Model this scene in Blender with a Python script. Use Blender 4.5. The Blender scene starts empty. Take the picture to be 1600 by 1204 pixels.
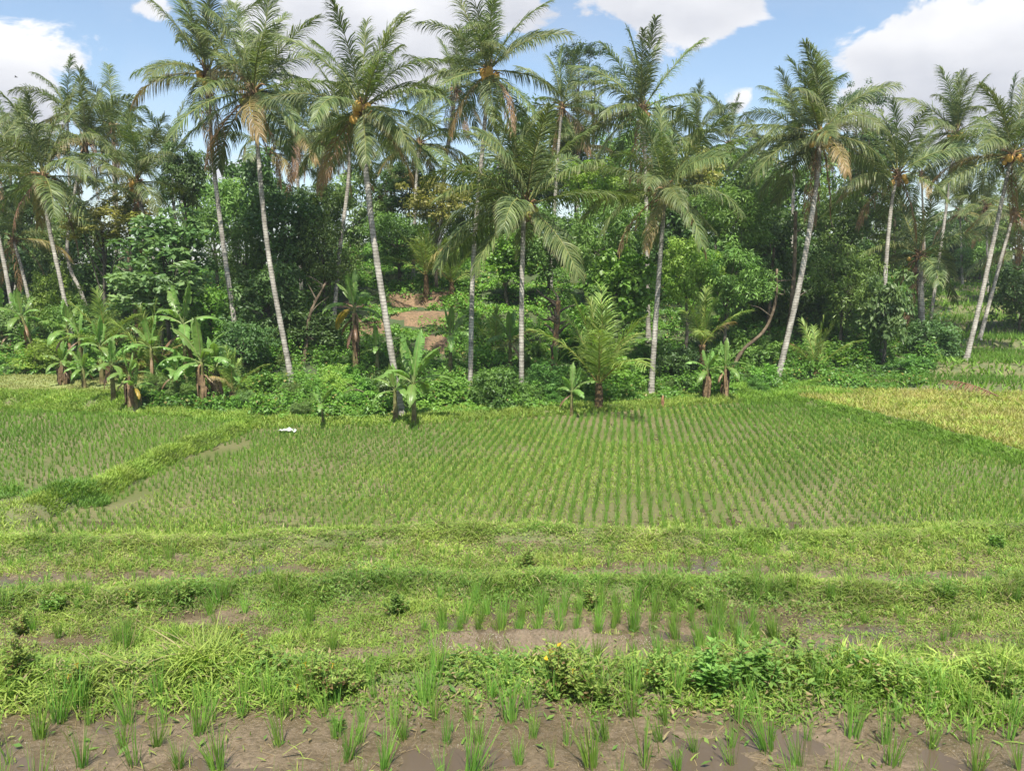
import bpy, math, random
import numpy as np

# ------------------------------------------------------------------ camera, world, sun, exposure
SC = bpy.context.scene
COL = SC.collection
R = math.radians
F = 1256.0                      # focal length in pixels of the 1600 px wide photograph
CAMZ = 5.35
PITCH = math.atan((602 - 427) / F)
cam_d = bpy.data.cameras.new('camera'); cam = bpy.data.objects.new('camera', cam_d); COL.objects.link(cam)
cam_d.sensor_width = 36.0; cam_d.lens = F / 1600 * 36.0
cam_d.clip_start = 0.1; cam_d.clip_end = 3000
cam.location = (0, 0, CAMZ); cam.rotation_euler = (math.pi / 2 - PITCH, 0, 0)
SC.camera = cam
SC.view_settings.view_transform = 'Standard'; SC.view_settings.look = 'None'
SC.view_settings.gamma = 1.0; SC.view_settings.exposure = 0.95
SUN_EL = 60.0
sl = bpy.data.lights.new('sun', 'SUN'); sun = bpy.data.objects.new('sun', sl); COL.objects.link(sun)
sl.energy = 4.4; sl.angle = R(0.5); sl.color = (1.0, 0.95, 0.86)
sun.rotation_euler = (R(90 - SUN_EL), 0, 0); sun.location = (0, -10, 30)
SC.render.engine = 'CYCLES'
cy = SC.cycles
cy.max_bounces = 5; cy.diffuse_bounces = 3; cy.glossy_bounces = 2; cy.transmission_bounces = 3; cy.transparent_max_bounces = 4
cy.caustics_reflective = False; cy.caustics_refractive = False
cy.use_adaptive_sampling = True; cy.adaptive_threshold = 0.02
cy.use_denoising = True
try: cy.denoiser = 'OPENIMAGEDENOISE'
except Exception: pass

# ------------------------------------------------------------------ pixel <-> world
CP, SP = math.cos(PITCH), math.sin(PITCH)
def ray(px, py):
    a = (px - 800) / F; b = (602 - py) / F
    return np.array([a, CP + b * SP, -SP + b * CP])     # right*a + forward + up*b
def pt(px, py, d):
    v = ray(px, py); return np.array([0, 0, CAMZ]) + v * d
def gz(px, py, z):
    v = ray(px, py); t = (z - CAMZ) / v[2]; return np.array([0, 0, CAMZ]) + v * t
def proj(P):
    x = P[..., 0]; y = P[..., 1]; z = P[..., 2] - CAMZ
    d = y * CP - z * SP; u = y * SP + z * CP
    d = np.where(np.abs(d) < 1e-3, 1e-3, d)
    return 800 + F * x / d, 602 - F * u / d, d

def N(t, typ, **kw):
    n = t.nodes.new(typ)
    for k, v in kw.items(): setattr(n, k, v)
    return n

def build_world():
    w = bpy.data.worlds.new('World'); SC.world = w; w.use_nodes = True
    t = w.node_tree; t.nodes.clear(); L = t.links.new
    out = N(t, 'ShaderNodeOutputWorld'); bg = N(t, 'ShaderNodeBackground'); bg.inputs[1].default_value = 0.1
    sky = N(t, 'ShaderNodeTexSky', sky_type='NISHITA'); sky.sun_disc = False
    sky.sun_elevation = R(SUN_EL); sky.sun_rotation = R(180); sky.air_density = 1.0; sky.dust_density = 0.8; sky.ozone_density = 2.0
    tint = N(t, 'ShaderNodeMix', data_type='RGBA', blend_type='MULTIPLY'); tint.inputs[0].default_value = 1
    L(sky.outputs[0], tint.inputs[6]); tint.inputs[7].default_value = SKY_TINT
    tc = N(t, 'ShaderNodeTexCoord'); sep = N(t, 'ShaderNodeSeparateXYZ'); L(tc.outputs['Generated'], sep.inputs[0])
    def M(op, a, b=None, c=None):
        n = N(t, 'ShaderNodeMath', operation=op)
        for i, v in enumerate((a, b, c)):
            if v is None: continue
            if isinstance(v, (int, float)): n.inputs[i].default_value = v
            else: L(v, n.inputs[i])
        return n.outputs[0]
    u = M('ARCTAN2', sep.outputs[0], sep.outputs[1]); v = M('ARCSINE', sep.outputs[2])
    cmb = N(t, 'ShaderNodeCombineXYZ'); L(u, cmb.inputs[0]); L(M('MULTIPLY', v, 1.7), cmb.inputs[1])
    n1 = N(t, 'ShaderNodeTexNoise'); n1.inputs['Scale'].default_value = 8; n1.inputs['Detail'].default_value = 9; n1.inputs['Roughness'].default_value = 0.6
    n1.inputs['Distortion'].default_value = 0.35; L(cmb.outputs[0], n1.inputs[0])
    n2 = N(t, 'ShaderNodeTexNoise'); n2.inputs['Scale'].default_value = 4.5; n2.inputs['Detail'].default_value = 6
    cmb2 = N(t, 'ShaderNodeCombineXYZ'); L(u, cmb2.inputs[0]); L(M('MULTIPLY', v, 2.0), cmb2.inputs[1]); cmb2.inputs[2].default_value = 3.3
    L(cmb2.outputs[0], n2.inputs[0])
    dens = None; lows = None
    # direction of each cumulus bank: (px, py, rx, ry, strength) of the photograph turned into azimuth / elevation
    for (px, py, rx, ry, s) in [(30, 120, 75, 40, .56), (110, 80, 55, 26, .42), (238, 16, 42, 26, .60), (440, 40, 70, 60, .60), (560, 20, 110, 65, .72), (660, 50, 90, 60, .70), (520, 90, 90, 50, .55), (790, 8, 60, 26, .5),
                            (1060, 2, 150, 46, .85), (1120, 40, 60, 24, .5), (1500, 95, 130, 52, .60), (1590, 40, 90, 60, .7), (1390, 75, 60, 26, .5), (1480, 175, 130, 50, .62), (1160, 175, 34, 30, .55), (350, 270, 50, 25, .5), (0, 190, 60, 50, .5),
                            (-800, 60, 220, 120, .6), (2400, 0, 250, 120, .6), (700, -520, 320, 120, .55), (1500, -520, 260, 140, .6), (-200, -500, 300, 120, .6)]:
        r_ = ray(px, py); r_ = r_ / np.linalg.norm(r_)
        u0 = math.atan2(r_[0], r_[1]); v0 = math.asin(r_[2])
        a = M('DIVIDE', M('SUBTRACT', u, u0), rx / F * 1.05); b = M('DIVIDE', M('SUBTRACT', v, v0), ry / F * 1.05)
        q = M('ADD', M('MULTIPLY', a, a), M('MULTIPLY', b, b))
        g = M('MULTIPLY', M('EXPONENT', M('MULTIPLY', q, -0.7)), s)
        lo = M('MULTIPLY', g, M('SUBTRACT', 0.5, M('MULTIPLY', b, 0.5)))
        dens = g if dens is None else M('ADD', dens, g)
        lows = lo if lows is None else M('ADD', lows, lo)
    fl = M('ADD', dens, M('MULTIPLY', M('SUBTRACT', n1.outputs[0], 0.5), 1.9))
    rp = N(t, 'ShaderNodeMapRange'); rp.interpolation_type = 'SMOOTHSTEP'; L(fl, rp.inputs[0]); rp.inputs[1].default_value = 0.42; rp.inputs[2].default_value = 0.60
    thin = N(t, 'ShaderNodeMapRange'); L(n2.outputs[0], thin.inputs[0]); thin.inputs[1].default_value = .45; thin.inputs[2].default_value = .8; thin.inputs[3].default_value = 0.0; thin.inputs[4].default_value = .25
    fac = M('MAXIMUM', rp.outputs[0], thin.outputs[0])
    sh = N(t, 'ShaderNodeMapRange'); L(M('ADD', M('MULTIPLY', n2.outputs[0], 1.2), M('MULTIPLY', lows, 0.35)), sh.inputs[0]); sh.inputs[1].default_value = .5; sh.inputs[2].default_value = .95
    cc = N(t, 'ShaderNodeMix', data_type='RGBA'); L(sh.outputs[0], cc.inputs[0]); cc.inputs[6].default_value = CLOUD_HI; cc.inputs[7].default_value = CLOUD_LO
    mx = N(t, 'ShaderNodeMix', data_type='RGBA'); L(fac, mx.inputs[0]); L(tint.outputs[2], mx.inputs[6]); L(cc.outputs[2], mx.inputs[7])
    L(mx.outputs[2], bg.inputs[0]); L(bg.outputs[0], out.inputs[0])
SKY_TINT = (1.08, 1.04, 0.98, 1)
CLOUD_HI = (5.8, 5.8, 5.9, 1); CLOUD_LO = (3.5, 3.62, 4.0, 1)
build_world()

# ------------------------------------------------------------------ noise
def _h(ix, iy, s):
    n = (ix.astype(np.int64) * 374761393 + iy.astype(np.int64) * 668265263 + s * 1274126177) & 0xffffffff
    n = ((n ^ (n >> 13)) * 1274126177) & 0xffffffff
    n = (n ^ (n >> 16)) & 0xffffffff
    return n / 4294967295.0
def vnoise(x, y, s=0):
    x = np.asarray(x, float); y = np.asarray(y, float)
    ix = np.floor(x); iy = np.floor(y); fx = x - ix; fy = y - iy
    fx = fx * fx * (3 - 2 * fx); fy = fy * fy * (3 - 2 * fy)
    a = _h(ix, iy, s); b = _h(ix + 1, iy, s); c = _h(ix, iy + 1, s); d = _h(ix + 1, iy + 1, s)
    return (a + (b - a) * fx) * (1 - fy) + (c + (d - c) * fx) * fy
def fbm(x, y, s=0, o=4):
    r = 0; a = 1; tot = 0
    for k in range(o):
        r = r + a * vnoise(np.asarray(x) * 2 ** k, np.asarray(y) * 2 ** k, s + k); tot += a; a *= .5
    return r / tot
def sstep(a, b, x):
    t = np.clip((x - a) / (b - a), 0, 1); return t * t * (3 - 2 * t)

# ------------------------------------------------------------------ terrain
FX = [-60, -19, -15, -12, -8.9, -4.5, 0, 3.7, 6.7, 12.3, 40]
FY = [31, 30.0, 29.3, 28.4, 27.2, 27.6, 29.2, 30.6, 31.8, 33.8, 36]
def yfar(x): return np.interp(x, FX, FY)
def xleft(y): return np.interp(y, [17, 18.4, 22, 27.2, 40], [-10.2, -9.7, -9.6, -8.9, -8.3])
def xright(y): return np.interp(y, [15, 22.5, 28, 34, 40], [15.6, 14.4, 13.2, 11.1, 10.9])
PRY = [-60, 1, 3.2, 5.15, 5.32, 5.6, 6.4, 10.45, 10.75, 11.2, 11.5, 13.0, 13.3, 13.8, 14.2, 14.9, 15.1, 15.4, 15.9, 300]
PRZ = [3.6, 3.6, 2.45, 2.45, 2.51, 2.49, .85, .85, .97, .95, .75, .75, .82, .80, .36, .32, .32, .28, 0, 0]
def ywob(x, y): return y + (.30 + .7 * sstep(6, 11, np.asarray(y, float)) * (1 - sstep(15.5, 17, np.asarray(y, float)))) * (vnoise(np.asarray(x) * .33, np.zeros_like(x), 5) - .5) + .16 * (vnoise(np.asarray(x) * 1.1, np.zeros_like(x), 6) - .5)
def terrain(x, y):
    """returns height and region code: 0 grass ground, 1 wet mud bed, 2 dry field, 3 hill soil, 4 lawn"""
    x = np.asarray(x, float); y = np.asarray(y, float)
    yw = ywob(x, y)
    z = np.interp(yw, PRY, PRZ)
    reg = np.zeros(x.shape, int)
    for a, b in ((-60, 5.15), (6.5, 10.45), (11.55, 13.0)): reg[(yw > a) & (yw < b) & (y > 3.0)] = 1
    yf = yfar(x); xl = xleft(y); xr = xright(y)
    back = y > 15.6
    wl = .12 * (vnoise(y * 1.3, x * 0, 9) - .5)
    main = (yw > 15.9) & (y < yf) & (x > xl + wl) & (x < xr)
    reg[main] = 1
    # left field and the bund between
    bl = np.clip((xl - x + wl) / .25, 0, 1)
    leftz = .22 + .10 * np.exp(-((x - (xl - .45)) / .35) ** 2)
    k = sstep(15.9, 16.9, yw)
    z = np.where(back, z + bl * k * leftz, z)
    lf = (x < xl - .65 + wl) & (y < yf - .3) & (yw > 18.7 + .3 * np.sin(x)); reg[lf] = 1
    # hummock
    z = z + (.22 * np.exp(-((x + 10.35) / .62) ** 2 - ((y - 18.0) / .38) ** 2) + .0 * np.exp(-((x + 12.2) / .5) ** 2 - ((y - 18.2) / .35) ** 2)) * (.75 + .6 * fbm(x * 2.2, y * 2.2, 87, 3))
    # far bund and hill
    dy = y - yf
    hill = np.interp(dy, [-.35, 0, .8, 3, 6, 12, 24, 40, 80, 400], [0, .10, .18, .25, .6, 2.2, 5.4, 7.6, 9, 14])
    st = 1.1
    hs = np.floor(hill / st) * st + st * sstep(.55, 1, (hill / st) % 1)
    tw = sstep(5, 9, dy) * .8
    hill = hill * (1 - tw) + hs * tw
    wL = 1 - .45 * sstep(-10, -20, x) * (x < 0)
    hill = hill * wL + (x < -14) * sstep(-.2, 1.2, dy) * .4
    lawn = (x < -14.5) & (dy > .9) & (dy < 6.5 + .15 * (x + 18)); reg[lawn] = 4
    reg[(dy > .9) & ~lawn] = 3
    # right side terraces
    rz = np.interp(y + .15 * (x - 16) , [-60, 35.0, 35.7, 39.0, 39.8, 47, 48, 54, 55, 62, 63, 69, 70, 77, 78, 86, 87, 95, 96, 400],
                   [.12, .22, .45, .5, 1.0, 1.0, 1.5, 1.5, 2.2, 2.2, 2.9, 2.9, 3.5, 3.5, 4.2, 4.2, 5.0, 5.0, 5.6, 12])
    wr = np.clip((x - xr) / .7, 0, 1) * sstep(18, 19, yw)
    xb = np.interp(y, [30, 33, 35, 36.5, 37.8, 45, 55, 70, 95, 400], [11.0, 11.2, 11.6, 13.5, 19.0, 24.0, 26.5, 32, 44, 200]); wr2 = sstep(xb - .3, xb + .9, x)
    wr = np.where(y > yf, wr2, wr)
    z0 = np.where(dy > -.4, hill, 0) * sstep(-.4, 0, dy) + np.where(dy > 0, bl * 0.12, z)
    z = np.where(back, z0, z)
    z = z * (1 - wr) + rz * wr + np.where(back, .10 * np.exp(-((x - xr - .35) / .3) ** 2) * (y < yf), 0)
    yy = y + .15 * (x - 16)
    reg[(wr > .95) & (x > xr + .5) & (yy < 35.0) & (y > 19)] = 2
    for a, b in ((35.9, 38.9), (40, 46.8), (48.3, 53.8), (55.3, 61.8), (63.3, 68.8), (70.3, 76.8), (78.3, 85.8), (87.3, 94.8)):
        q = (wr > .9) & (yy > a) & (yy < b); reg[q] = 1
        reg[(wr > .9) & (yy >= b) & (yy < b + 1.7)] = 0
    # relief
    n = fbm(x * 2.3, y * 2.3, 21, 4) - .5 + np.where((reg == 1) & (y < 14), .38 * (fbm(x * 11, y * 11, 23, 2) - .5), 0)
    amp = np.where(reg == 1, .075, np.where(reg == 0, .16, .12)) * np.interp(y, [0, 20, 60], [1, 1, 1.6])
    far1 = (reg == 1) & (y > 17)
    amp = np.where(far1, .018, amp)
    z = z + n * amp
    # earth mound on the second strip
    mb = np.exp(-((y - (9.25 - .10 * (x - 1.0) ** 2 * .2)) / .20) ** 2) * sstep(-1.3, -.7, x) * (1 - sstep(1.5, 2.1, x))
    z = z + mb * (.20 + .10 * n * 2)
    for (cx, cy_, rx_) in ((1.75, 10.75, .4), (3.1, 10.85, .45), (5.2, 9.2, .6), (-6.2, 9.2, .5)):
        z = z + .10 * np.exp(-((x - cx) / rx_) ** 2 - ((y - cy_) / .25) ** 2)
    return z, reg
def Hs(x, y): return float(terrain(np.array([x]), np.array([y]))[0][0])
def ground_hit(px, py, d0=4, d1=150):
    ds = np.concatenate([np.arange(d0, 40, .05), np.arange(40, d1, .25)])
    v = ray(px, py); P = np.array([0, 0, CAMZ]) + ds[:, None] * v
    z, _ = terrain(P[:, 0], P[:, 1]); i = np.argmax(P[:, 2] < z)
    return P[i]

# ------------------------------------------------------------------ mesh helpers
def np_mesh(name, V, Q=None, T=None, col=None, smooth=False, mats=(), midx=None):
    V = np.asarray(V, np.float32); me = bpy.data.meshes.new(name)
    nq = 0 if Q is None else len(Q); nt = 0 if T is None else len(T)
    loops = []
    if nq: loops.append(np.asarray(Q, np.int32).ravel())
    if nt: loops.append(np.asarray(T, np.int32).ravel())
    loops = np.concatenate(loops)
    me.vertices.add(len(V)); me.vertices.foreach_set('co', V.ravel())
    me.loops.add(len(loops)); me.loops.foreach_set('vertex_index', loops)
    me.polygons.add(nq + nt)
    starts = np.concatenate([np.arange(nq, dtype=np.int32) * 4, nq * 4 + np.arange(nt, dtype=np.int32) * 3])
    me.polygons.foreach_set('loop_start', starts)
    me.polygons.foreach_set('loop_total', np.concatenate([np.full(nq, 4, np.int32), np.full(nt, 3, np.int32)]))
    if midx is not None: me.polygons.foreach_set('material_index', np.asarray(midx, np.int32))
    if smooth: me.polygons.foreach_set('use_smooth', np.ones(nq + nt, bool))
    me.update(calc_edges=True)
    if col is not None:
        a = me.color_attributes.new('Col', 'FLOAT_COLOR', 'POINT')
        c = np.ones((len(V), 4), np.float32); c[:, :3] = col; a.data.foreach_set('color', c.ravel())
    for m in mats: me.materials.append(m)
    return me
class MB:
    def __init__(s): s.V = []; s.Q = []; s.T = []; s.C = []; s.n = 0; s.qm = []; s.tm = []
    def add(s, V, Q=None, T=None, col=(1, 1, 1), m=0):
        V = np.asarray(V, float)
        s.V.append(V); c = np.asarray(col, float); s.C.append(np.broadcast_to(c, (len(V), 3)) if c.ndim == 1 else c)
        if Q is not None and len(Q): s.Q.append(np.asarray(Q) + s.n); s.qm += [m] * len(Q)
        if T is not None and len(T): s.T.append(np.asarray(T) + s.n); s.tm += [m] * len(T)
        s.n += len(V)
    def mesh(s, name, mats, smooth=False):
        return np_mesh(name, np.concatenate(s.V), np.concatenate(s.Q) if s.Q else None, np.concatenate(s.T) if s.T else None,
                       np.concatenate(s.C), smooth, mats, s.qm + s.tm)
def nrm(v): return v / (np.linalg.norm(v, axis=-1, keepdims=True) + 1e-9)
def tube(mb, P, rad, k=8, col=(1, 1, 1), m=0, cap=True):
    P = np.asarray(P, float); n = len(P); rad = np.broadcast_to(np.asarray(rad, float), (n,))
    T = nrm(np.gradient(P, axis=0)); ref = np.array([0, 0, 1.]) if abs(T[0][2]) < .9 else np.array([1., 0, 0])
    A = nrm(np.cross(T, ref)); B = np.cross(T, A)
    a = np.linspace(0, 2 * np.pi, k, endpoint=False)
    V = P[:, None] + rad[:, None, None] * (np.cos(a)[None, :, None] * A[:, None] + np.sin(a)[None, :, None] * B[:, None])
    V = V.reshape(-1, 3); i = np.arange(n - 1)[:, None] * k; j = np.arange(k)[None, :]; j2 = (j + 1) % k
    Q = np.stack([i + j, i + j2, i + k + j2, i + k + j], -1).reshape(-1, 4)
    Tt = None
    if cap:
        V = np.vstack([V, P[-1:]]); jj = np.arange(k); Tt = np.stack([(n - 1) * k + jj, (n - 1) * k + (jj + 1) % k, np.full(k, n * k)], -1)
    c = np.asarray(col, float)
    if c.ndim == 2: c = np.repeat(c, k, 0); c = np.vstack([c, c[-1:]]) if cap else c
    mb.add(V, Q, Tt, c, m)
def spline(P, n):
    P = np.asarray(P, float); m = len(P)
    if m == 2: t = np.linspace(0, 1, n)[:, None]; return P[0] * (1 - t) + P[1] * t
    Pe = np.vstack([2 * P[0] - P[1], P, 2 * P[-1] - P[-2]]); out = []
    ts = np.linspace(0, m - 1, n)
    for t in ts:
        i = min(int(t), m - 2); f = t - i; p0, p1, p2, p3 = Pe[i:i + 4]
        out.append(.5 * ((2 * p1) + (-p0 + p2) * f + (2 * p0 - 5 * p1 + 4 * p2 - p3) * f * f + (-p0 + 3 * p1 - 3 * p2 + p3) * f ** 3))
    return np.array(out)

# ------------------------------------------------------------------ object helpers
def tag(o, label=None, cat=None, group=None, kind=None):
    if label: o['label'] = label
    if cat: o['category'] = cat
    if group: o['group'] = group
    if kind: o['kind'] = kind
    return o
def obj(name, me, parent=None, loc=(0, 0, 0), rot=(0, 0, 0), sc=1):
    o = bpy.data.objects.new(name, me); COL.objects.link(o)
    o.location = [float(v) for v in loc]; o.rotation_euler = rot; o.scale = (sc, sc, sc) if np.isscalar(sc) else sc
    if parent: o.parent = parent
    return o
def thing(name, label, cat, loc, group=None, rz=0, sc=1):
    o = obj(name, None, None, loc, (0, 0, rz), sc); o.empty_display_size = .2; return tag(o, label, cat, group)

# ------------------------------------------------------------------ materials
def mat_new(name):
    m = bpy.data.materials.new(name); m.use_nodes = True; t = m.node_tree; t.nodes.clear()
    return m, t, t.links.new
def foliage(name, trans=.3, rough=.5, spec=.35, var=.18, tint=(1, 1, 1), nz=0.25, nscale=3.0):
    m, t, L = mat_new(name)
    out = N(t, 'ShaderNodeOutputMaterial'); mix = N(t, 'ShaderNodeMixShader'); mix.inputs[0].default_value = trans
    p = N(t, 'ShaderNodeBsdfPrincipled'); p.inputs['Roughness'].default_value = rough; p.inputs['Specular IOR Level'].default_value = spec
    tr = N(t, 'ShaderNodeBsdfTranslucent')
    at = N(t, 'ShaderNodeAttribute'); at.attribute_name = 'Col'
    oi = N(t, 'ShaderNodeObjectInfo')
    mr = N(t, 'ShaderNodeMapRange'); L(oi.outputs['Random'], mr.inputs[0]); mr.inputs[3].default_value = 1 - var; mr.inputs[4].default_value = 1 + var
    geo = N(t, 'ShaderNodeNewGeometry'); nt = N(t, 'ShaderNodeTexNoise'); nt.inputs['Scale'].default_value = nscale; nt.inputs['Detail'].default_value = 3
    L(geo.outputs['Position'], nt.inputs[0])
    mr2 = N(t, 'ShaderNodeMapRange'); L(nt.outputs[0], mr2.inputs[0]); mr2.inputs[1].default_value = .3; mr2.inputs[2].default_value = .7
    mr2.inputs[3].default_value = 1 - nz; mr2.inputs[4].default_value = 1 + nz
    hs = N(t, 'ShaderNodeHueSaturation'); L(at.outputs[0], hs.inputs['Color'])
    mv = N(t, 'ShaderNodeMath', operation='MULTIPLY'); L(mr.outputs[0], mv.inputs[0]); L(mr2.outputs[0], mv.inputs[1]); L(mv.outputs[0], hs.inputs['Value'])
    mh = N(t, 'ShaderNodeMapRange'); L(oi.outputs['Random'], mh.inputs[0]); mh.inputs[3].default_value = .478; mh.inputs[4].default_value = .502; L(mh.outputs[0], hs.inputs['Hue'])
    tn = N(t, 'ShaderNodeMix', data_type='RGBA', blend_type='MULTIPLY'); tn.inputs[0].default_value = 1; L(hs.outputs[0], tn.inputs[6]); tn.inputs[7].default_value = (*tint, 1)
    L(tn.outputs[2], p.inputs['Base Color'])
    t2 = N(t, 'ShaderNodeMix', data_type='RGBA', blend_type='MULTIPLY'); t2.inputs[0].default_value = 1; L(tn.outputs[2], t2.inputs[6]); t2.inputs[7].default_value = (1.25, 1.35, .6, 1)
    L(t2.outputs[2], tr.inputs[0]); L(p.outputs[0], mix.inputs[1]); L(tr.outputs[0], mix.inputs[2]); L(mix.outputs[0], out.inputs[0])
    return m
M_GRASS = foliage('grass_blades', .35, .55, .25, .12, nz=.22, nscale=1.2)
M_RICE = foliage('rice_leaves', .35, .5, .3, .12, nz=.15, nscale=2)
M_LEAF = foliage('tree_leaves', .34, .45, .4, .16, nz=.25, nscale=.9)
M_PALM = foliage('palm_leaflets', .28, .48, .4, .14, nz=.18, nscale=1.5)
M_BANANA = foliage('banana_leaf', .38, .38, .5, .15, nz=.15, nscale=4)
def bark(name, c1, c2, scale=6, rings=False, bump=.4, rough=.9):
    m, t, L = mat_new(name)
    out = N(t, 'ShaderNodeOutputMaterial'); p = N(t, 'ShaderNodeBsdfPrincipled'); p.inputs['Roughness'].default_value = rough; p.inputs['Specular IOR Level'].default_value = .15
    tc = N(t, 'ShaderNodeTexCoord'); nt = N(t, 'ShaderNodeTexNoise'); nt.inputs['Scale'].default_value = scale; nt.inputs['Detail'].default_value = 6; nt.inputs['Roughness'].default_value = .65
    L(tc.outputs['Object'], nt.inputs[0])
    rp = N(t, 'ShaderNodeValToRGB'); rp.color_ramp.elements[0].position = .35; rp.color_ramp.elements[1].position = .68
    rp.color_ramp.elements[0].color = (*c1, 1); rp.color_ramp.elements[1].color = (*c2, 1); L(nt.outputs[0], rp.inputs[0])
    col = rp.outputs[0]; h = nt.outputs[0]
    if rings:
        wv = N(t, 'ShaderNodeTexWave', wave_type='BANDS', bands_direction='Z', wave_profile='SAW'); wv.inputs['Scale'].default_value = 2.6
        wv.inputs['Distortion'].default_value = 3.2; wv.inputs['Detail'].default_value = 2; wv.inputs['Detail Scale'].default_value = 1.5; L(tc.outputs['Object'], wv.inputs[0])
        r2 = N(t, 'ShaderNodeMapRange'); L(wv.outputs[1], r2.inputs[0]); r2.inputs[1].default_value = 0; r2.inputs[2].default_value = .35; r2.inputs[3].default_value = .5; r2.inputs[4].default_value = 1.05
        mx = N(t, 'ShaderNodeMix', data_type='RGBA', blend_type='MULTIPLY'); mx.inputs[0].default_value = 1; L(col, mx.inputs[6]); L(r2.outputs[0], mx.inputs[7]); col = mx.outputs[2]
        ad = N(t, 'ShaderNodeMath', operation='ADD'); L(nt.outputs[0], ad.inputs[0]); L(r2.outputs[0], ad.inputs[1]); h = ad.outputs[0]
    ns = N(t, 'ShaderNodeTexNoise'); ns.inputs['Scale'].default_value = 1.3; ns.inputs['Detail'].default_value = 4; L(tc.outputs['Object'], ns.inputs[0])
    rs = N(t, 'ShaderNodeMapRange'); L(ns.outputs[0], rs.inputs[0]); rs.inputs[1].default_value = .35; rs.inputs[2].default_value = .62; rs.inputs[3].default_value = .62; rs.inputs[4].default_value = 1.08
    mst = N(t, 'ShaderNodeMix', data_type='RGBA', blend_type='MULTIPLY'); mst.inputs[0].default_value = 1; L(col, mst.inputs[6]); L(rs.outputs[0], mst.inputs[7]); col = mst.outputs[2]
    at = N(t, 'ShaderNodeAttribute'); at.attribute_name = 'Col'
    mc = N(t, 'ShaderNodeMix', data_type='RGBA', blend_type='MULTIPLY'); mc.inputs[0].default_value = 1; L(col, mc.inputs[6]); L(at.outputs[0], mc.inputs[7])
    bp = N(t, 'ShaderNodeBump'); bp.inputs['Strength'].default_value = bump; bp.inputs['Distance'].default_value = .03; L(h, bp.inputs['Height'])
    L(mc.outputs[2], p.inputs['Base Color']); L(bp.outputs[0], p.inputs['Normal']); L(p.outputs[0], out.inputs[0])
    return m
M_TRUNK = bark('palm_bark', (.26, .24, .21), (.52, .50, .45), 5, True)
M_BARK = bark('tree_bark', (.07, .06, .045), (.20, .175, .14), 4)
M_STEM = bark('banana_stem', (.12, .085, .05), (.30, .27, .14), 5)
M_FIBRE = bark('dry_fibre', (.10, .07, .045), (.30, .22, .14), 8)
M_NUT = bark('coconut_husk', (.50, .28, .06), (.66, .42, .12), 6, rough=.55)
M_NUTG = bark('green_coconut', (.34, .34, .06), (.50, .46, .12), 6, rough=.5)
M_PETAL = foliage('petals', .2, .6, .2, .05)
def plain(name, c, rough=.6):
    m, t, L = mat_new(name); out = N(t, 'ShaderNodeOutputMaterial'); p = N(t, 'ShaderNodeBsdfPrincipled'); p.inputs['Roughness'].default_value = rough
    nt = N(t, 'ShaderNodeTexNoise'); nt.inputs['Scale'].default_value = 30
    rp = N(t, 'ShaderNodeValToRGB'); rp.color_ramp.elements[0].color = (*[v * .7 for v in c], 1); rp.color_ramp.elements[1].color = (*c, 1); L(nt.outputs[0], rp.inputs[0])
    L(rp.outputs[0], p.inputs['Base Color']); L(p.outputs[0], out.inputs[0]); return m

def ground_mat(name, c1, c2, c3, s1=1.2, rough=(.75, .95), bump=.5, bdist=.03, fine=28):
    m, t, L = mat_new(name); out = N(t, 'ShaderNodeOutputMaterial'); p = N(t, 'ShaderNodeBsdfPrincipled')
    geo = N(t, 'ShaderNodeNewGeometry')
    n1 = N(t, 'ShaderNodeTexNoise'); n1.inputs['Scale'].default_value = s1; n1.inputs['Detail'].default_value = 5; L(geo.outputs['Position'], n1.inputs[0])
    n2 = N(t, 'ShaderNodeTexNoise'); n2.inputs['Scale'].default_value = fine; n2.inputs['Detail'].default_value = 6; n2.inputs['Roughness'].default_value = .7; L(geo.outputs['Position'], n2.inputs[0])
    r1 = N(t, 'ShaderNodeValToRGB'); r1.color_ramp.elements[0].position = .38; r1.color_ramp.elements[1].position = .62
    r1.color_ramp.elements[0].color = (*c1, 1); r1.color_ramp.elements[1].color = (*c2, 1); L(n1.outputs[0], r1.inputs[0])
    mx = N(t, 'ShaderNodeMix', data_type='RGBA'); r2 = N(t, 'ShaderNodeMapRange'); L(n2.outputs[0], r2.inputs[0]); r2.inputs[1].default_value = .42; r2.inputs[2].default_value = .68
    L(r2.outputs[0], mx.inputs[0]); L(r1.outputs[0], mx.inputs[6]); mx.inputs[7].default_value = (*c3, 1)
    L(mx.outputs[2], p.inputs['Base Color'])
    rr = N(t, 'ShaderNodeMapRange'); L(n1.outputs[0], rr.inputs[0]); rr.inputs[1].default_value = .4; rr.inputs[2].default_value = .6; rr.inputs[3].default_value = rough[0]; rr.inputs[4].default_value = rough[1]; L(rr.outputs[0], p.inputs['Roughness'])
    bp = N(t, 'ShaderNodeBump'); bp.inputs['Strength'].default_value = bump; bp.inputs['Distance'].default_value = bdist; L(n2.outputs[0], bp.inputs['Height']); L(bp.outputs[0], p.inputs['Normal'])
    L(p.outputs[0], out.inputs[0]); return m
MG_GRASS = ground_mat('soil_with_turf', (.09, .10, .035), (.17, .14, .07), (.12, .16, .05), 1.5)
MG_MUD = ground_mat('wet_mud', (.145, .108, .062), (.215, .16, .10), (.10, .075, .042), 1.6, (.16, .5), 1.0, .025, 26)
MG_BED = ground_mat('paddy_bed_mud', (.13, .13, .045), (.185, .145, .075), (.10, .13, .035), .4, (.45, .75), .4, .015, 14)
MG_DRY = ground_mat('dry_field_soil', (.30, .26, .10), (.24, .27, .09), (.34, .28, .14), .6)
MG_HILL = ground_mat('hill_soil', (.045, .07, .022), (.08, .085, .035), (.04, .085, .02), .8)
MG_LAWN = ground_mat('short_turf', (.26, .25, .09), (.17, .24, .07), (.22, .27, .09), .5)
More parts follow.
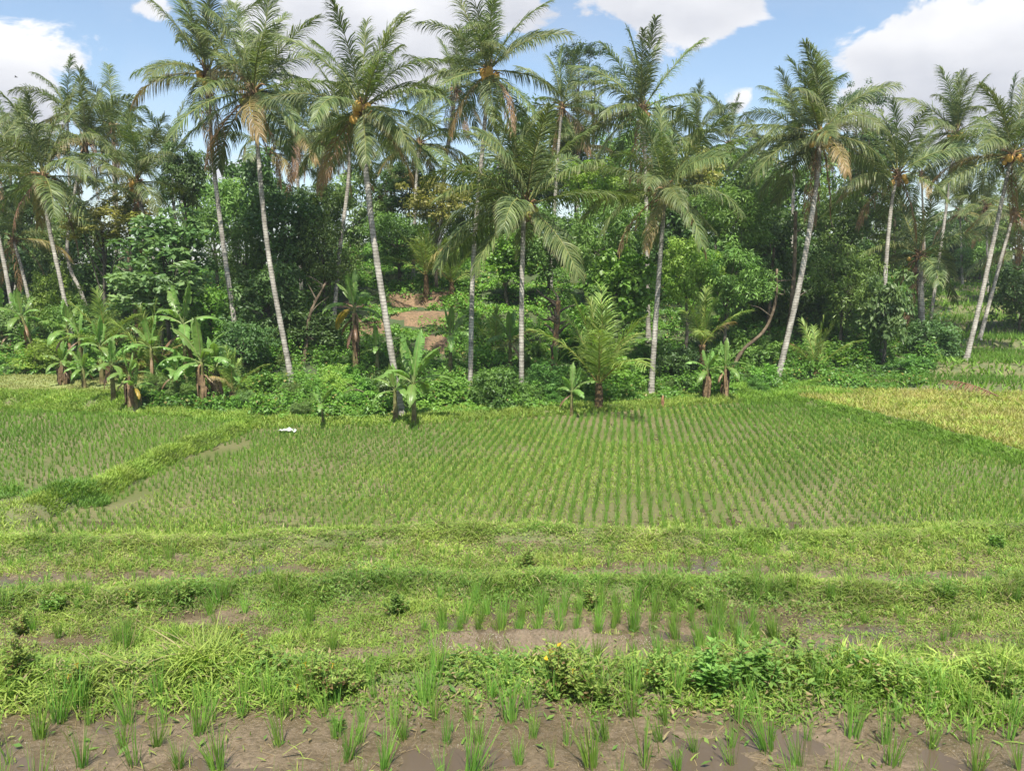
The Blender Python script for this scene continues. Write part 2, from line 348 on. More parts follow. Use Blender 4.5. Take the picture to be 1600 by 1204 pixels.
MG_RED = ground_mat('bare_red_soil', (.20, .12, .07), (.30, .19, .11), (.10, .085, .035), 2.2, (.8, .95), 1.0, .08, 9)
def water_mat():
    m, t, L = mat_new('muddy_water'); out = N(t, 'ShaderNodeOutputMaterial'); p = N(t, 'ShaderNodeBsdfPrincipled')
    geo = N(t, 'ShaderNodeNewGeometry'); n1 = N(t, 'ShaderNodeTexNoise'); n1.inputs['Scale'].default_value = .8; L(geo.outputs['Position'], n1.inputs[0])
    r1 = N(t, 'ShaderNodeValToRGB'); r1.color_ramp.elements[0].color = (.085, .062, .038, 1); r1.color_ramp.elements[1].color = (.11, .085, .058, 1); L(n1.outputs[0], r1.inputs[0])
    L(r1.outputs[0], p.inputs['Base Color']); p.inputs['Roughness'].default_value = .04; p.inputs['IOR'].default_value = 1.33
    n2 = N(t, 'ShaderNodeTexNoise'); n2.inputs['Scale'].default_value = 9; L(geo.outputs['Position'], n2.inputs[0])
    bp = N(t, 'ShaderNodeBump'); bp.inputs['Strength'].default_value = .08; bp.inputs['Distance'].default_value = .01; L(n2.outputs[0], bp.inputs['Height']); L(bp.outputs[0], p.inputs['Normal'])
    L(p.outputs[0], out.inputs[0]); return m
M_WATER = water_mat()

# ------------------------------------------------------------------ ground sheet, cut into its beds
def build_ground():
    ys = np.concatenate([np.arange(-20, 3, .8), np.arange(3, 4, .1), np.arange(4, 11, .035), np.arange(11, 18, .06), np.arange(18, 36, .10), np.arange(36, 100, .4), np.arange(100, 200, 4), np.arange(200, 1001, 50)])
    us = np.linspace(-1, 1, 701)
    X = us[None, :] * (np.maximum(ys, 0)[:, None] * .86 + 5); Y = np.broadcast_to(ys[:, None], X.shape).copy()
    far = ys > 60
    X[far] *= 1 + ((ys[far] - 60) / 60)[:, None] * np.minimum(1, 3)
    Z, reg = terrain(X, Y)
    V = np.stack([X, Y, Z], -1).reshape(-1, 3); nx = len(us)
    i = (np.arange(len(ys) - 1)[:, None] * nx + np.arange(nx - 1)[None, :])
    Q = np.stack([i, i + 1, i + nx + 1, i + nx], -1).reshape(-1, 4)
    rf = reg[:-1, :-1].ravel(); cx = (X[:-1, :-1]).ravel(); cyy = (Y[:-1, :-1]).ravel()
    # bare red earth of the small hillside terraces
    red = np.zeros(len(rf), bool)
    for (px, py, rx, ry) in ((660, 497, 56, 11), (540, 480, 40, 12), (575, 520, 38, 14), (680, 530, 30, 14), (650, 478, 55, 6), (700, 475, 30, 6)):
        pu, pv, d = proj(np.stack([cx, cyy, Z[:-1, :-1].ravel()], -1))
        c = ground_hit(px, py); kx = rx * c[1] / F; ky = .35 + ry * .05
        red |= (((cx - c[0]) / kx) ** 2 + ((cyy - c[1]) / ky) ** 2 + .9 * (fbm(cx * 1.3, cyy * 1.3, 77, 3) - .5) < 1)
    red &= rf == 3
    cls = np.where(rf == 1, 1, 0)
    cls[rf == 2] = 2; cls[rf == 3] = 3; cls[rf == 4] = 4; cls[red] = 5
    def piece(name, mask, mat, kind='structure'):
        q = Q[mask]; u, inv = np.unique(q, return_inverse=True)
        me = np_mesh(name, V[u], inv.reshape(-1, 4), None, None, True, (mat,)); return tag(obj(name, me), kind=kind)
    piece('ground', cls == 0, MG_GRASS)
    right = (cx > xright(cyy)) & (cyy > 19); left = (cx < xleft(cyy)) & (cyy > 18)
    piece('paddy_field', (cls == 1) & (cyy < 6.5), MG_MUD)
    piece('paddy_field', (cls == 1) & (cyy >= 6.5) & (cyy < 11.2), MG_MUD)
    piece('paddy_field', (cls == 1) & (cyy >= 11.2) & (cyy < 15), MG_MUD)
    piece('paddy_field', (cls == 1) & (cyy >= 15) & ~right & ~left, MG_BED)
    piece('paddy_field', (cls == 1) & (cyy >= 15) & left, MG_BED)
    piece('terraced_hillside', (cls == 1) & (cyy >= 15) & right, MG_BED)
    piece('dry_field', cls == 2, MG_DRY)
    piece('hill', cls == 3, MG_HILL)
    piece('lawn', cls == 4, MG_LAWN)
    piece('dirt_terrace', cls == 5, MG_RED)
    # shallow water lying in the beds (its edge is where the mud rises through it)
    def water(x0, x1, y0, y1, z, curve=None):
        xs = np.linspace(x0, x1, 60); n = len(xs)
        w = xs * 0 + (ywob(xs, xs * 0 + y0) - y0)
        lo = y0 - w; hi = (y1 - w) if curve is None else curve(xs)
        V_ = np.concatenate([np.stack([xs, lo, xs * 0 + z], -1), np.stack([xs, hi, xs * 0 + z], -1)])
        k = np.arange(n - 1); Q_ = np.stack([k, k + 1, k + n + 1, k + n], -1)
        tag(obj('water', np_mesh('water', V_, Q_, None, None, True, (M_WATER,))), kind='structure')
    water(-11, 11, 3.1, 5.2, 2.4465)
    water(-15, 15, 6.6, 10.6, .846)
    water(-18, 18, 11.5, 13.3, .746)
    water(-9.9, 12.6, 16.2, 28, -.0045, lambda xs: yfar(xs) - .02)
build_ground()

# ------------------------------------------------------------------ blades (grass, rice, leaves)
def blades(P, h, w, az, lean, curl, col, rng, segs=3):
    """N tapered curved blades. lean: angle from vertical at base, curl: added along the blade"""
    n = len(P); lv = segs + 1
    d = np.stack([np.cos(az), np.sin(az), np.zeros(n)], -1); s = np.stack([-np.sin(az), np.cos(az), np.zeros(n)], -1)
    rt = rng.uniform(-1.2, 1.2, n); s = s * np.cos(rt)[:, None] + d * np.sin(rt)[:, None]
    cur = P.copy(); V = np.zeros((n, segs * 2 + 1, 3)); wt = np.array([.75, 1.0, .7, .4])[:segs]
    for k in range(segs):
        V[:, 2 * k] = cur - s * (w * wt[k] / 2)[:, None]; V[:, 2 * k + 1] = cur + s * (w * wt[k] / 2)[:, None]
        a = lean + curl * (k + .5) / segs
        cur = cur + (np.stack([d[:, 0] * np.sin(a), d[:, 1] * np.sin(a), np.cos(a)], -1)) * (h / segs)[:, None]
    V[:, -1] = cur
    m = segs * 2 + 1; b = (np.arange(n) * m)[:, None]
    Q = np.concatenate([b + np.array([[2 * k, 2 * k + 1, 2 * k + 3, 2 * k + 2]]) for k in range(segs - 1)]).reshape(-1, 4) if segs > 1 else None
    T = b + np.array([[2 * segs - 2, 2 * segs - 1, 2 * segs]])
    sh = np.linspace(.85, 1.12, m)[None, :, None]
    C = np.repeat(col[:, None, :], m, 1)
    return V.reshape(-1, 3), Q, T, C.reshape(-1, 3)
def blend(c1, c2, t): return np.asarray(c1)[None] * (1 - t[:, None]) + np.asarray(c2)[None] * t[:, None]
G_MID = np.array([.16, .29, .045]); G_YEL = np.array([.32, .41, .09]); G_DRK = np.array([.075, .16, .035]); G_STR = np.array([.36, .31, .16]); G_RICE = np.array([.13, .29, .055])
def to_obj(name, parts, mat, kind=None):
    mb = MB()
    for (V, Q, T, C) in parts: mb.add(V, Q, T, C)
    o = obj(name, np_mesh(name, np.concatenate(mb.V), np.concatenate(mb.Q) if mb.Q else None, np.concatenate(mb.T) if mb.T else None, np.concatenate(mb.C), False, (mat,)))
    if kind: tag(o, kind=kind)
    return o

def in_view(x, y, z, mx=60, my=60):
    u, v, d = proj(np.stack([x, y, z], -1)); return (d > 0) & (u > -mx) & (u < 1600 + mx) & (v > -my) & (v < 1204 + my + 80)

def grass_all():
    rng = np.random.default_rng(11); out = []
    def scatter(n, x0, x1, y0, y1):
        x = rng.uniform(x0, x1, n); y = rng.uniform(y0, y1, n); return x, y
    # ---- front terraces, denser near the camera
    for (y0, y1, n, hs, ws, sg) in ((3.6, 7.2, 260000, .95, .9, 3), (7.2, 11, 330000, .9, .9, 2), (11, 14.5, 300000, .85, 1.2, 2), (14.5, 16.2, 130000, .8, 1.5, 2)):
        W = y1 * .70 + 2
        x, y = scatter(n, -W, W, y0, y1); z, reg = terrain(x, y); yw = ywob(x, y)
        n1 = fbm(x * .9, y * 1.6, 31, 3); n2 = fbm(x * 2.2, y * 3.5, 41, 3); n3 = fbm(x * .35, y * .8, 51, 2)
        # how grassy each place is
        onb = reg != 1
        # creeping weed invades the strips except for bare mud patches
        bare = np.zeros(len(x))
        for (px, py, lv, rx, ry) in BARE:
            c = gz(px, py, lv); bare = np.maximum(bare, np.exp(-(((x - c[0]) / rx) ** 2 + ((y - c[1]) / ry) ** 2) ** 2 * .7))
        near = yw < 5.1
        edge = sstep(4.78, 5.2, yw + .5 * (n2 - .5))
        strip = (reg == 1) & ~near
        dens = np.where(onb, .97, np.where(near, .015 + .9 * edge, .93))
        dens = dens * (1 - bare * .97) * np.where(onb & (yw < 6.5), 1.0, sstep(.24, .42, n2 * .6 + n1 * .4 + .05))
        dens = np.where((yw > 13) & (n2 * .5 + n1 * .5 < .43), dens * .35, dens)
        scarp = (yw > 5.9) & (yw < 6.8); dens = np.where(scarp, dens * .3, dens)
        k = rng.random(len(x)) < dens
        x, y, z, yw, n1, n2, n3, onb = [a[k] for a in (x, y, z, yw, n1, n2, n3, onb)]
        k = in_view(x, y, z); x, y, z, yw, n1, n2, n3, onb = [a[k] for a in (x, y, z, yw, n1, n2, n3, onb)]
        m = len(x)
        P = np.stack([x, y, z - .01], -1)
        # tall belts on the faces of the bunds
        belt = 1.15 * np.exp(-((yw - 5.35) / .35) ** 2) * sstep(.3, .62, n3 * .5 + n1 * .5) + np.exp(-((yw - 10.7) / .35) ** 2) + .8 * np.exp(-((yw - 13.5) / .35) ** 2) + .4 * np.exp(-((yw - 16.0) / .35) ** 2)
        h = (.05 + .09 * n1 ** 1.5 + .11 * belt * n2 * 1.6) * rng.uniform(.6, 1.35, m) * hs
        h *= np.where(yw > 14.3, .75, 1) * (.6 + 1.0 * sstep(.35, .8, vnoise(x * 3.1, y * 3.1, 57)) ) * np.where(yw < 6.2, (.75 + .55 * n2) * (1 - .5 * np.exp(-((x - .2) / 1.0) ** 2)), 1)
        creep = rng.random(m) < np.where(n3 > .5, .55, .25)
        lean = np.where(creep, rng.uniform(.8, 1.5, m), rng.uniform(.05, .7, m)); curl = rng.uniform(.2, 1.3, m)
        w = rng.uniform(.006, .013, m) * ws * np.where(creep, 1.35, 1)
        P[:, 2] += np.where(creep, rng.uniform(0, .10, m) * (.5 + belt), 0)
        c = blend(G_MID, G_YEL, np.clip(sstep(.3, .75, n1 * .7 + n3 * .3 + rng.normal(0, .12, m)), 0, 1))
        dk = np.clip(belt * n2 * .55 * (yw > 8) + rng.normal(0, .1, m), 0, .6)[:, None]; c = c * (1 - dk) + G_DRK * dk
        pale = (rng.random(m) < np.where(yw > 14, .22, .07) + .12 * (n3 > .55)); c[pale] = G_STR * rng.uniform(.6, 1.05, (pale.sum(), 1))
        c *= rng.uniform(.75, 1.25, (m, 1))
        out.append(blades(P, h, w, rng.uniform(0, 6.283, m), lean, curl, c, rng, sg))
    o = to_obj('grass', out, M_GRASS, 'stuff'); o['label'] = 'uneven bright green grass covering the low banks between the nearest rice strips'
    # ---- bunds round the big field, far bund, right bund
    out = []
    def band(n, fn, h0, h1, w0, cols, mat_h=1, dn=1.0):
        x, y = fn(n); z, reg = terrain(x, y); m = len(x); n1 = fbm(x * 1.5, y * 1.5, 61, 3)
        k = in_view(x, y, z) & (rng.random(m) < dn * sstep(.2, .4, n1) + .2); x, y, z, n1 = x[k], y[k], z[k], n1[k]; m = len(x)
        h = rng.uniform(h0, h1, m) * (.6 + .8 * n1)
        c = blend(cols[0], cols[1], np.clip(n1 + rng.normal(0, .2, m), 0, 1)) * rng.uniform(.75, 1.25, (m, 1))
        out.append(blades(np.stack([x, y, z - .01], -1), h, rng.uniform(.6, 1.3, m) * w0, rng.uniform(0, 6.28, m), rng.uniform(0, .8, m), rng.uniform(.2, 1.2, m), c, rng, 2))
    def f_left(n): y = rng.uniform(17.2, 28.6, n); return xleft(y) - rng.uniform(0, .62, n) - .1 * (fbm(y, y * 0, 3) - .5), y
    band(20000, f_left, .07, .2, .022, (G_MID * 1.15, G_YEL))
    def f_far(n): x = rng.uniform(-21, 15, n); return x, yfar(x) + rng.uniform(-.15, 2.2, n)
    band(60000, f_far, .10, .26, .028, (G_MID, G_YEL * .95))
    def f_leftfar(n): x = rng.uniform(-24, -9, n); return x, yfar(x) + rng.uniform(-.3, 1.6, n)
    band(20000, f_leftfar, .08, .2, .028, (G_MID, G_MID * 1.3))
    def f_right(n): y = rng.uniform(18.5, 35.5, n); return xright(y) + rng.uniform(-.15, .5, n), y
    band(18000, f_right, .08, .2, .024, (G_MID * .9, G_MID * 1.2))
    def f_corner(n): x = rng.uniform(9.5, 14.5, n); return x, yfar(x) + rng.uniform(-.4, 3.2, n)
    band(18000, f_corner, .15, .34, .03, (G_MID, G_MID * 1.4))
    def f_lf(n): return rng.uniform(-17, -9.6, n), rng.uniform(16.2, 18.9, n)
    band(9000, f_lf, .04, .13, .02, (G_MID, G_YEL), dn=.7)
    def f_hum(n): a = rng.uniform(0, 6.28, n); r = np.sqrt(rng.random(n)); s = rng.random(n) < .75; return np.where(s, -10.35 + .95 * r * np.cos(a), -12.2 + .7 * r * np.cos(a)), np.where(s, 18.15, 18.3) + .55 * r * np.sin(a)
    band(5000, f_hum, .08, .32, .02, (G_DRK * 1.5, G_MID * 1.1))
    def f_front(n): x = rng.uniform(-15, 16, n); return x, 15.75 + np.abs(rng.normal(0, .55, n)) * (.4 + 1.6 * vnoise(x * .8, x * 0, 44)) - .35
    band(36000, f_front, .06, .16, .02, (G_MID * 1.1, G_YEL), dn=.8)
    o = to_obj('grass', out, M_GRASS, 'stuff'); o['label'] = 'thick green grass on the bunds framing the large rice field'
    # ---- dry yellow field and lawn and terraces
    out = []
    def f_dry(n): x = rng.uniform(12, 27, n); y = rng.uniform(19.5, 37, n); k = (x > xright(y) + .3) & (y + .15 * (x - 16) < 35.2) & (terrain(x, y)[1] == 2); return x[k], y[k]
    band(80000, f_dry, .12, .34, .03, (np.array([.30, .41, .09]), np.array([.43, .38, .14])), dn=1)
    x, y = f_dry(26000); n1 = fbm(x * .55, y * .55, 88, 2); k = n1 > .5; x, y = x[k], y[k]; z, _ = terrain(x, y); m = len(x)
    out.append(blades(np.stack([x, y, z], -1), rng.uniform(.15, .35, m), rng.uniform(.03, .07, m), rng.uniform(0, 6.28, m), rng.uniform(.2, 1.2, m), rng.uniform(.3, 1.2, m), blend(G_MID * 1.4, np.array([.38, .42, .10]), rng.random(m)), rng, 2))
    o = to_obj('dry_grass', out, M_GRASS, 'stuff'); o['label'] = 'yellowing grass and weeds filling the field right of the rice'
    out = []
    def f_lawn(n): x = rng.uniform(-27, -13.5, n); y = rng.uniform(29.5, 38, n); return x, y
    band(36000, f_lawn, .05, .12, .035, (np.array([.22, .27, .08]), np.array([.30, .30, .12])))
    def f_ter(n): x = rng.uniform(14, 60, n); y = rng.uniform(34, 96, n); z_, rg = terrain(x, y); k = rg == 0; return x[k], y[k]
    band(60000, f_ter, .3, .7, .09, (G_MID * 1.2, G_MID * .9))
    o = to_obj('grass', out, M_GRASS, 'stuff'); o['label'] = 'short sunlit turf at the far left and grassy edges of the distant terraces'
BARE = [  # bare mud patches: px, py, level, rx, ry (metres)
    (930, 985, .85, 2.1, .75), (700, 1030, .85, 2.0, .28), (840, 1015, .85, 1.7, .6), (60, 1003, .85, 1.0, .2), (330, 965, .85, .9, .3), (1290, 1010, .85, .8, .3), (1180, 965, .85, .8, .4), (1500, 1000, .85, .7, .25),
    (40, 905, .75, 1.2, .3), (430, 895, .75, 1.3, .35), (560, 905, .75, .8, .3), (1000, 895, .75, 1.7, .5), (1180, 900, .75, 1.2, .3), (1340, 905, .75, 1.1, .3), (1500, 900, .75, .9, .3), (230, 900, .75, .6, .25),
    (560, 838, .42, 1.6, .3), (850, 840, .42, 1.5, .3), (1090, 835, .42, 1.6, .25), (1380, 832, .42, 1.8, .25), (200, 845, .42, 1.0, .25)]
grass_all()

# ------------------------------------------------------------------ rice
def tuft_mesh(seed, h=.27, nb=26, spread=.02, w=.006, splay=.22):
    rng = np.random.default_rng(seed); P = np.stack([rng.normal(0, spread, nb), rng.normal(0, spread, nb), np.full(nb, -.02)], -1)
    az = np.arctan2(P[:, 1], P[:, 0]) + rng.normal(0, .5, nb)
    c = blend(G_RICE, G_RICE * np.array([1.5, 1.25, 1.0]), rng.random(nb)); y = rng.random(nb) < .08; c[y] = G_STR * .8
    V, Q, T, C = blades(P, h * rng.uniform(.55, 1.1, nb), rng.uniform(.7, 1.2, nb) * w, az, np.abs(rng.normal(0, splay, nb)), rng.uniform(0, .5, nb), c, rng, 4)
    return np_mesh('rice_tuft', V, Q, T, C, False, (M_RICE,))
def rice_all():
    rng = np.random.default_rng(5)
    near = [tuft_mesh(100 + i, .34 + .02 * (i % 3), [16, 30, 44, 24, 36, 20, 50][i], .013 + .002 * (i % 4), .0062, .10 + .02 * (i % 4)) for i in range(7)]
    tall = [tuft_mesh(200 + i, .40, 30 + 6 * i, .022, .0085, .12) for i in range(6)]
    small = [tuft_mesh(300 + i, .24, 22, .02, .009, .25) for i in range(5)]
    pts = []  # (x, y, kind)
    # nearest bed: rows about 25 cm apart
    a = R(-7.5); ca, sa = math.cos(a), math.sin(a)
    for i in range(-50, 50):
        for j in range(-4, 12):
            x = i * .25 + (j % 2) * .09 + rng.normal(0, .03); y = 3.9 + j * .25 + rng.normal(0, .045) + .02 * math.sin(i)
            if ywob(np.array([x]), np.array([y]))[0] < 5.32 and y > 3.6 and rng.random() < .8: pts.append((x, y, 0))
    for i in range(-60, 60):
        for j in range(0, 13):
            x0 = i * .25; y0 = 7.95 + j * .25; x = x0 * ca - (y0 - 9) * sa + rng.normal(0, .02); y = y0 + rng.normal(0, .03)
            yw = ywob(np.array([x]), np.array([y]))[0]
            inb = any(((x - gz(px, py, lv)[0]) / (rx * 1.05)) ** 2 + ((y - gz(px, py, lv)[1]) / (ry * 1.1)) ** 2 < 1 for (px, py, lv, rx, ry) in BARE[:1])
            mound = abs(y - 9.25) < .22 and -1.4 < x < 2.2
            if yw < 10.5 and not mound and (inb or rng.random() < .13): pts.append((x, y, 1))
            elif yw > 10.5 and yw < 11 and rng.random() < .3: pts.append((x, y, 1))
    for i in range(-75, 75):
        for j in range(0, 6):
            x = i * .25 + rng.normal(0, .02) + j * .03; y = 11.7 + j * .25 + rng.normal(0, .03)
            if rng.random() < .55: pts.append((x, y, 2))
    P = np.array([(p[0], p[1]) for p in pts]); K = np.array([p[2] for p in pts]); z, _ = terrain(P[:, 0], P[:, 1])
    u, v, d = proj(np.stack([P[:, 0], P[:, 1], z], -1)); ok = (u > -15) & (u < 1615) & (v < 1290) & (d > 0)
    P, K, z, d = P[ok], K[ok], z[ok], d[ok]; size = np.array([.29, .42, .24])[K] / d; order = np.argsort(-size)
    lab = {0: 'young green rice tuft in the wet mud along the bottom of the photo', 1: 'tall bright rice tuft in the second strip beyond the weedy bank', 2: 'small rice tuft in the third narrow strip behind two weedy banks'}
    grp = {0: 'rice tufts in the nearest mud strip', 1: 'rice tufts in the second strip', 2: 'rice tufts in the third strip'}
    rest = []
    for n_, i in enumerate(order):
        k = K[i]
        if n_ < 296:
            o = obj('rice_plant', [near, tall, small][k][rng.integers([7, 6, 5][k])], None, (P[i, 0], P[i, 1], z[i]), (rng.normal(0, .09), rng.normal(0, .09), rng.uniform(0, 6.28)), float(rng.uniform(.6, 1.15)))
            tag(o, lab[k], 'rice plant', grp[k])
        else: rest.append((P[i, 0], P[i, 1], .24 if k == 2 else .34))
    # the large field, the left field and the terraces: one sown mass
    def field(test, x0, x1, y0, y1, sp, ang, h, dens=.97, jit=.025):
        n = int(max(x1 - x0, y1 - y0) * 1.5 / sp); cx, cy_ = (x0 + x1) / 2, (y0 + y1) / 2
        I, J = np.meshgrid(np.arange(-n, n), np.arange(-n, n)); c, s = math.cos(ang), math.sin(ang)
        bendx = .18 * np.sin(J * .02)
        x = cx + (I * sp + bendx) * c - J * sp * s; y = cy_ + (I * sp) * s + J * sp * c
        x = x.ravel() + rng.normal(0, jit, I.size); y = y.ravel() + rng.normal(0, jit, I.size)
        k = (x > x0) & (x < x1) & (y > y0) & (y < y1); x, y = x[k], y[k]; zz, rg = terrain(x, y); k = test(x, y, rg) & (rng.random(len(x)) < dens) & in_view(x, y, zz, 20, 20)
        x, y, zz = x[k], y[k], zz[k]
        return x, y, zz, np.full(len(x), h) * (.75 + .5 * fbm(x * .4, y * .4, 71, 2) * rng.uniform(.85, 1.15, len(x)))
    sets = []
    sets.append(field(lambda x, y, r: (r == 1) & (x > xleft(y)) & (x < xright(y)) & ~((x < xleft(y) + .5 + .7 * np.sin(y * 1.1)) & (vnoise(x * .9, y * .5, 12) > .5)), -11, 17, 15.8, 35, .25, R(-7.5), .24, .97, .018))
    sets.append(field(lambda x, y, r: (r == 1) & (x < xleft(y)), -22, -8, 18.2, 31, .25, R(4), .23, .97, .018))
    sets.append(field(lambda x, y, r: (r == 1) & (x > xright(y)) & (y > 33), 13, 40, 33, 50, .30, R(-10), .28))
    sets.append(field(lambda x, y, r: (r == 1) & (x > xright(y)) & (y > 49), 16, 60, 49, 96, .55, R(-10), .45))
    rr = np.array(rest)
    if len(rr): zz, _ = terrain(rr[:, 0], rr[:, 1]); sets.append((rr[:, 0], rr[:, 1], zz, rr[:, 2]))
    out = []
    for si, (x, y, zz, h) in enumerate(sets):
        nb = 11 if si != 3 else 7; m = len(x); X = np.repeat(x, nb); Y = np.repeat(y, nb); Z = np.repeat(zz, nb); Hh = np.repeat(h, nb); dd = np.hypot(X, Y)
        M_ = len(X); sp = .015 if si != 3 else .08
        ox, oy = rng.normal(0, sp, M_), rng.normal(0, sp, M_)
        hue = np.repeat(fbm(x * .25, y * .25, 91, 2) + rng.normal(0, .1, m), nb)
        c = blend(G_RICE * np.array([.75, .85, .7]), np.array([.18, .37, .06]), np.clip(hue, 0, 1)) * rng.uniform(.8, 1.2, (M_, 1))
        out.append(blades(np.stack([X + ox, Y + oy, Z - .01], -1), Hh * rng.uniform(.6, 1.1, M_), rng.uniform(.7, 1.2, M_) * np.clip(.00072 * dd, .008, .034), np.arctan2(oy, ox), np.abs(rng.normal(0, .17, M_)), rng.uniform(0, .5, M_), c, rng, 2))
    # volunteer seedlings between the rows make bright patches
    n = 260000; x = rng.uniform(-10, 15, n); y = rng.uniform(15.9, 34, n); z, rg = terrain(x, y)
    g = fbm(x * .28 + 3, y * .33, 101, 3); hot = np.exp(-((x - .2) / 5.0) ** 2 - ((y - 21.5) / 4.2) ** 2) * .30 + .12 * np.exp(-((y - 18.3) / 1.0) ** 2)
    k = (rg == 1) & (x > xleft(y) + .8) & (x < xright(y)) & (rng.random(n) < np.clip((g + hot - .44) * 3.4, .10, 1)) & in_view(x, y, z, 10, 10)
    x, y, z = x[k], y[k], z[k]; m = len(x)
    out.append(blades(np.stack([x, y, z - .005], -1), rng.uniform(.05, .13, m), rng.uniform(.012, .022, m), rng.uniform(0, 6.28, m), rng.uniform(.2, 1.0, m), rng.uniform(0, 1, m), blend(np.array([.20, .34, .05]), np.array([.27, .41, .08]), rng.random(m)), rng, 2))
    o = to_obj('rice_seedlings', out, M_RICE, 'stuff'); o['label'] = 'rows of young rice filling the large field and the fields beside it'
rice_all()

# ------------------------------------------------------------------ coconut palms
PG1 = np.array([.06, .11, .035]); PG2 = np.array([.195, .245, .08]); PY = np.array([.30, .27, .07]); PB = np.array([.30, .185, .085]); PR = np.array([.24, .26, .08])
def frond_mesh(seed, el0, bend, kind='green', n=96, L=4.2, lw=.040, name='frond', stiff=1.0):
    rng = np.random.default_rng(seed); ts = np.linspace(0, 1, 26)
    el = el0 - bend * ts ** 1.4; side = rng.normal(0, .10); 
    dx = np.cos(el); dz = np.sin(el); P = np.zeros((26, 3))
    for i in range(1, 26):
        e = (el[i] + el[i - 1]) / 2; P[i] = P[i - 1] + np.array([math.cos(e), side * ts[i] ** 1.5 * 1.5, math.sin(e)]) * L / 25
    mb = MB()
    rc = {'green': PR, 'young': PY * .9, 'yellow': PY, 'dry': PB * .8}[kind]
    tube(mb, P, np.linspace(.040, .006, 26), 4, rc, 0)
    roll = rng.normal(0, .35)
    V0 = []; cols = []
    tt = np.sort(rng.uniform(.17, .995, n)); 
    for sgn in (-1, 1):
        t = np.clip(np.linspace(.13, .99, n) + rng.normal(0, .003, n), .12, 1.0)
        idx = t * 25; i0 = np.clip(idx.astype(int), 0, 24); f = (idx - i0)[:, None]
        B = P[i0] * (1 - f) + P[i0 + 1] * f; T = nrm(P[i0 + 1] - P[i0])
        S = np.cross(T, np.array([0, 0, 1.])); S = nrm(np.where(np.linalg.norm(S, axis=1, keepdims=True) < .1, np.array([[0, -1., 0]]), S))
        Nn = np.cross(S, T)
        S2 = S * math.cos(roll) + Nn * math.sin(roll); N2 = -S * math.sin(roll) + Nn * math.cos(roll); S, Nn = S2, N2
        prof = np.interp(t, [.13, .25, .5, .8, 1], [.6, 1.0, 1.05, .85, .5]) * 1.0 * rng.uniform(.85, 1.08, n) * (L / 4)
        if kind == 'dry': prof *= .85
        fw = np.interp(t, [0, .6, 1], [.55, .75, 1.5])[:, None] * (1 + .55 * np.clip(T[:, 2:3], 0, 1)) * rng.uniform(.8, 1.2, (n, 1)); up = rng.normal(.18, .14, (n, 1))
        d = nrm(T * fw + S * sgn + Nn * up); g = np.array([0, 0, -1.])
        drp = (.30 if kind in ('green', 'young') else .55 if kind == 'yellow' else .9) / stiff
        gs = rng.uniform(.7, 1.5, (n, 1)) * drp * (1 + .3 * np.abs(T[:, 0:1]))
        seg = (prof / 3)[:, None]; cur = B; lv = []
        wv = nrm(T - (T * d).sum(1, keepdims=True) * d) ; rl = rng.normal(0, .5, (n, 1)); wv = nrm(wv + np.cross(d, wv) * rl)
        ws = [.7, 1.0, .75]
        for k in range(3):
            lv.append(cur - wv * lw * ws[k] / 2); lv.append(cur + wv * lw * ws[k] / 2)
            d = nrm(d + g * gs * (.35 + .75 * k)); cur = cur + d * seg
        lv.append(cur); V = np.stack(lv, 1)
        b = (np.arange(n) * 7)[:, None]
        Q = np.concatenate([b + np.array([[0, 1, 3, 2]]), b + np.array([[2, 3, 5, 4]])]); Tr = b + np.array([[4, 5, 6]])
        if kind == 'young': c = blend(np.array([.12, .22, .04]), np.array([.28, .38, .09]), rng.random(n))
        elif kind == 'green': c = blend(PG1, PG2, np.clip(rng.normal(.5, .3, n), 0, 1))
        elif kind == 'yellow': c = blend(np.array([.20, .21, .07]), np.array([.34, .25, .10]), np.clip(t + rng.normal(0, .2, n), 0, 1))
        else: c = blend(PB, np.array([.22, .15, .09]), rng.random(n))
        C = np.repeat(c[:, None], 7, 1)
        if kind == 'green': C[:, 6] = C[:, 6] * .5 + np.array([.28, .22, .11]) * .5
        keep = rng.random(n) > (.03 if kind == 'green' else .12); gp = rng.uniform(.2, .95); keep &= ~((np.abs(t - gp) < rng.uniform(0, .035)))
        kq = np.concatenate([keep, keep]); mb.add(V.reshape(-1, 3), Q[kq], Tr[keep], C.reshape(-1, 3), 0)
    return mb.mesh(name, (M_PALM,))
ELS = [88, 76, 64, 52, 38, 24, 8, -10, -32, -58]
BND = [14, 24, 36, 46, 52, 56, 54, 46, 30, 14]
FR = {}
for i, (e, b) in enumerate(zip(ELS, BND)):
    for k in range(5): FR[(i, k)] = frond_mesh(1000 + i * 10 + k, R(e + (k - 2) * 3), R(b * (.6 + .22 * k)), 'green', stiff=[1, .8, 1.3, 1, .9][k])
FRY = [frond_mesh(1200 + k, R([8, -15, -40][k]), R([70, 55, 40][k]), 'yellow') for k in range(3)]
FRD = [frond_mesh(1300 + k, R([-35, -60, -78][k]), R([45, 25, 10][k]), 'dry', n=44) for k in range(3)]
def small_trunk(): pass
def nut_mesh(mat, name='coconut'):
    mb = MB(); nu, nv = 8, 6; V = []; 
    for j in range(nv + 1):
        th = math.pi * j / nv
        for i in range(nu):
            a = 2 * math.pi * i / nu; r = math.sin(th) * (1 + .08 * math.cos(3 * a)); V.append((r * math.cos(a) * .125, r * math.sin(a) * .125, -math.cos(th) * .16))
    Q = [(j * nu + i, j * nu + (i + 1) % nu, (j + 1) * nu + (i + 1) % nu, (j + 1) * nu + i) for j in range(nv) for i in range(nu)]
    mb.add(V, Q); return mb.mesh(name, (mat,), True)
NUT = nut_mesh(M_NUT); NUTG = nut_mesh(M_NUTG)
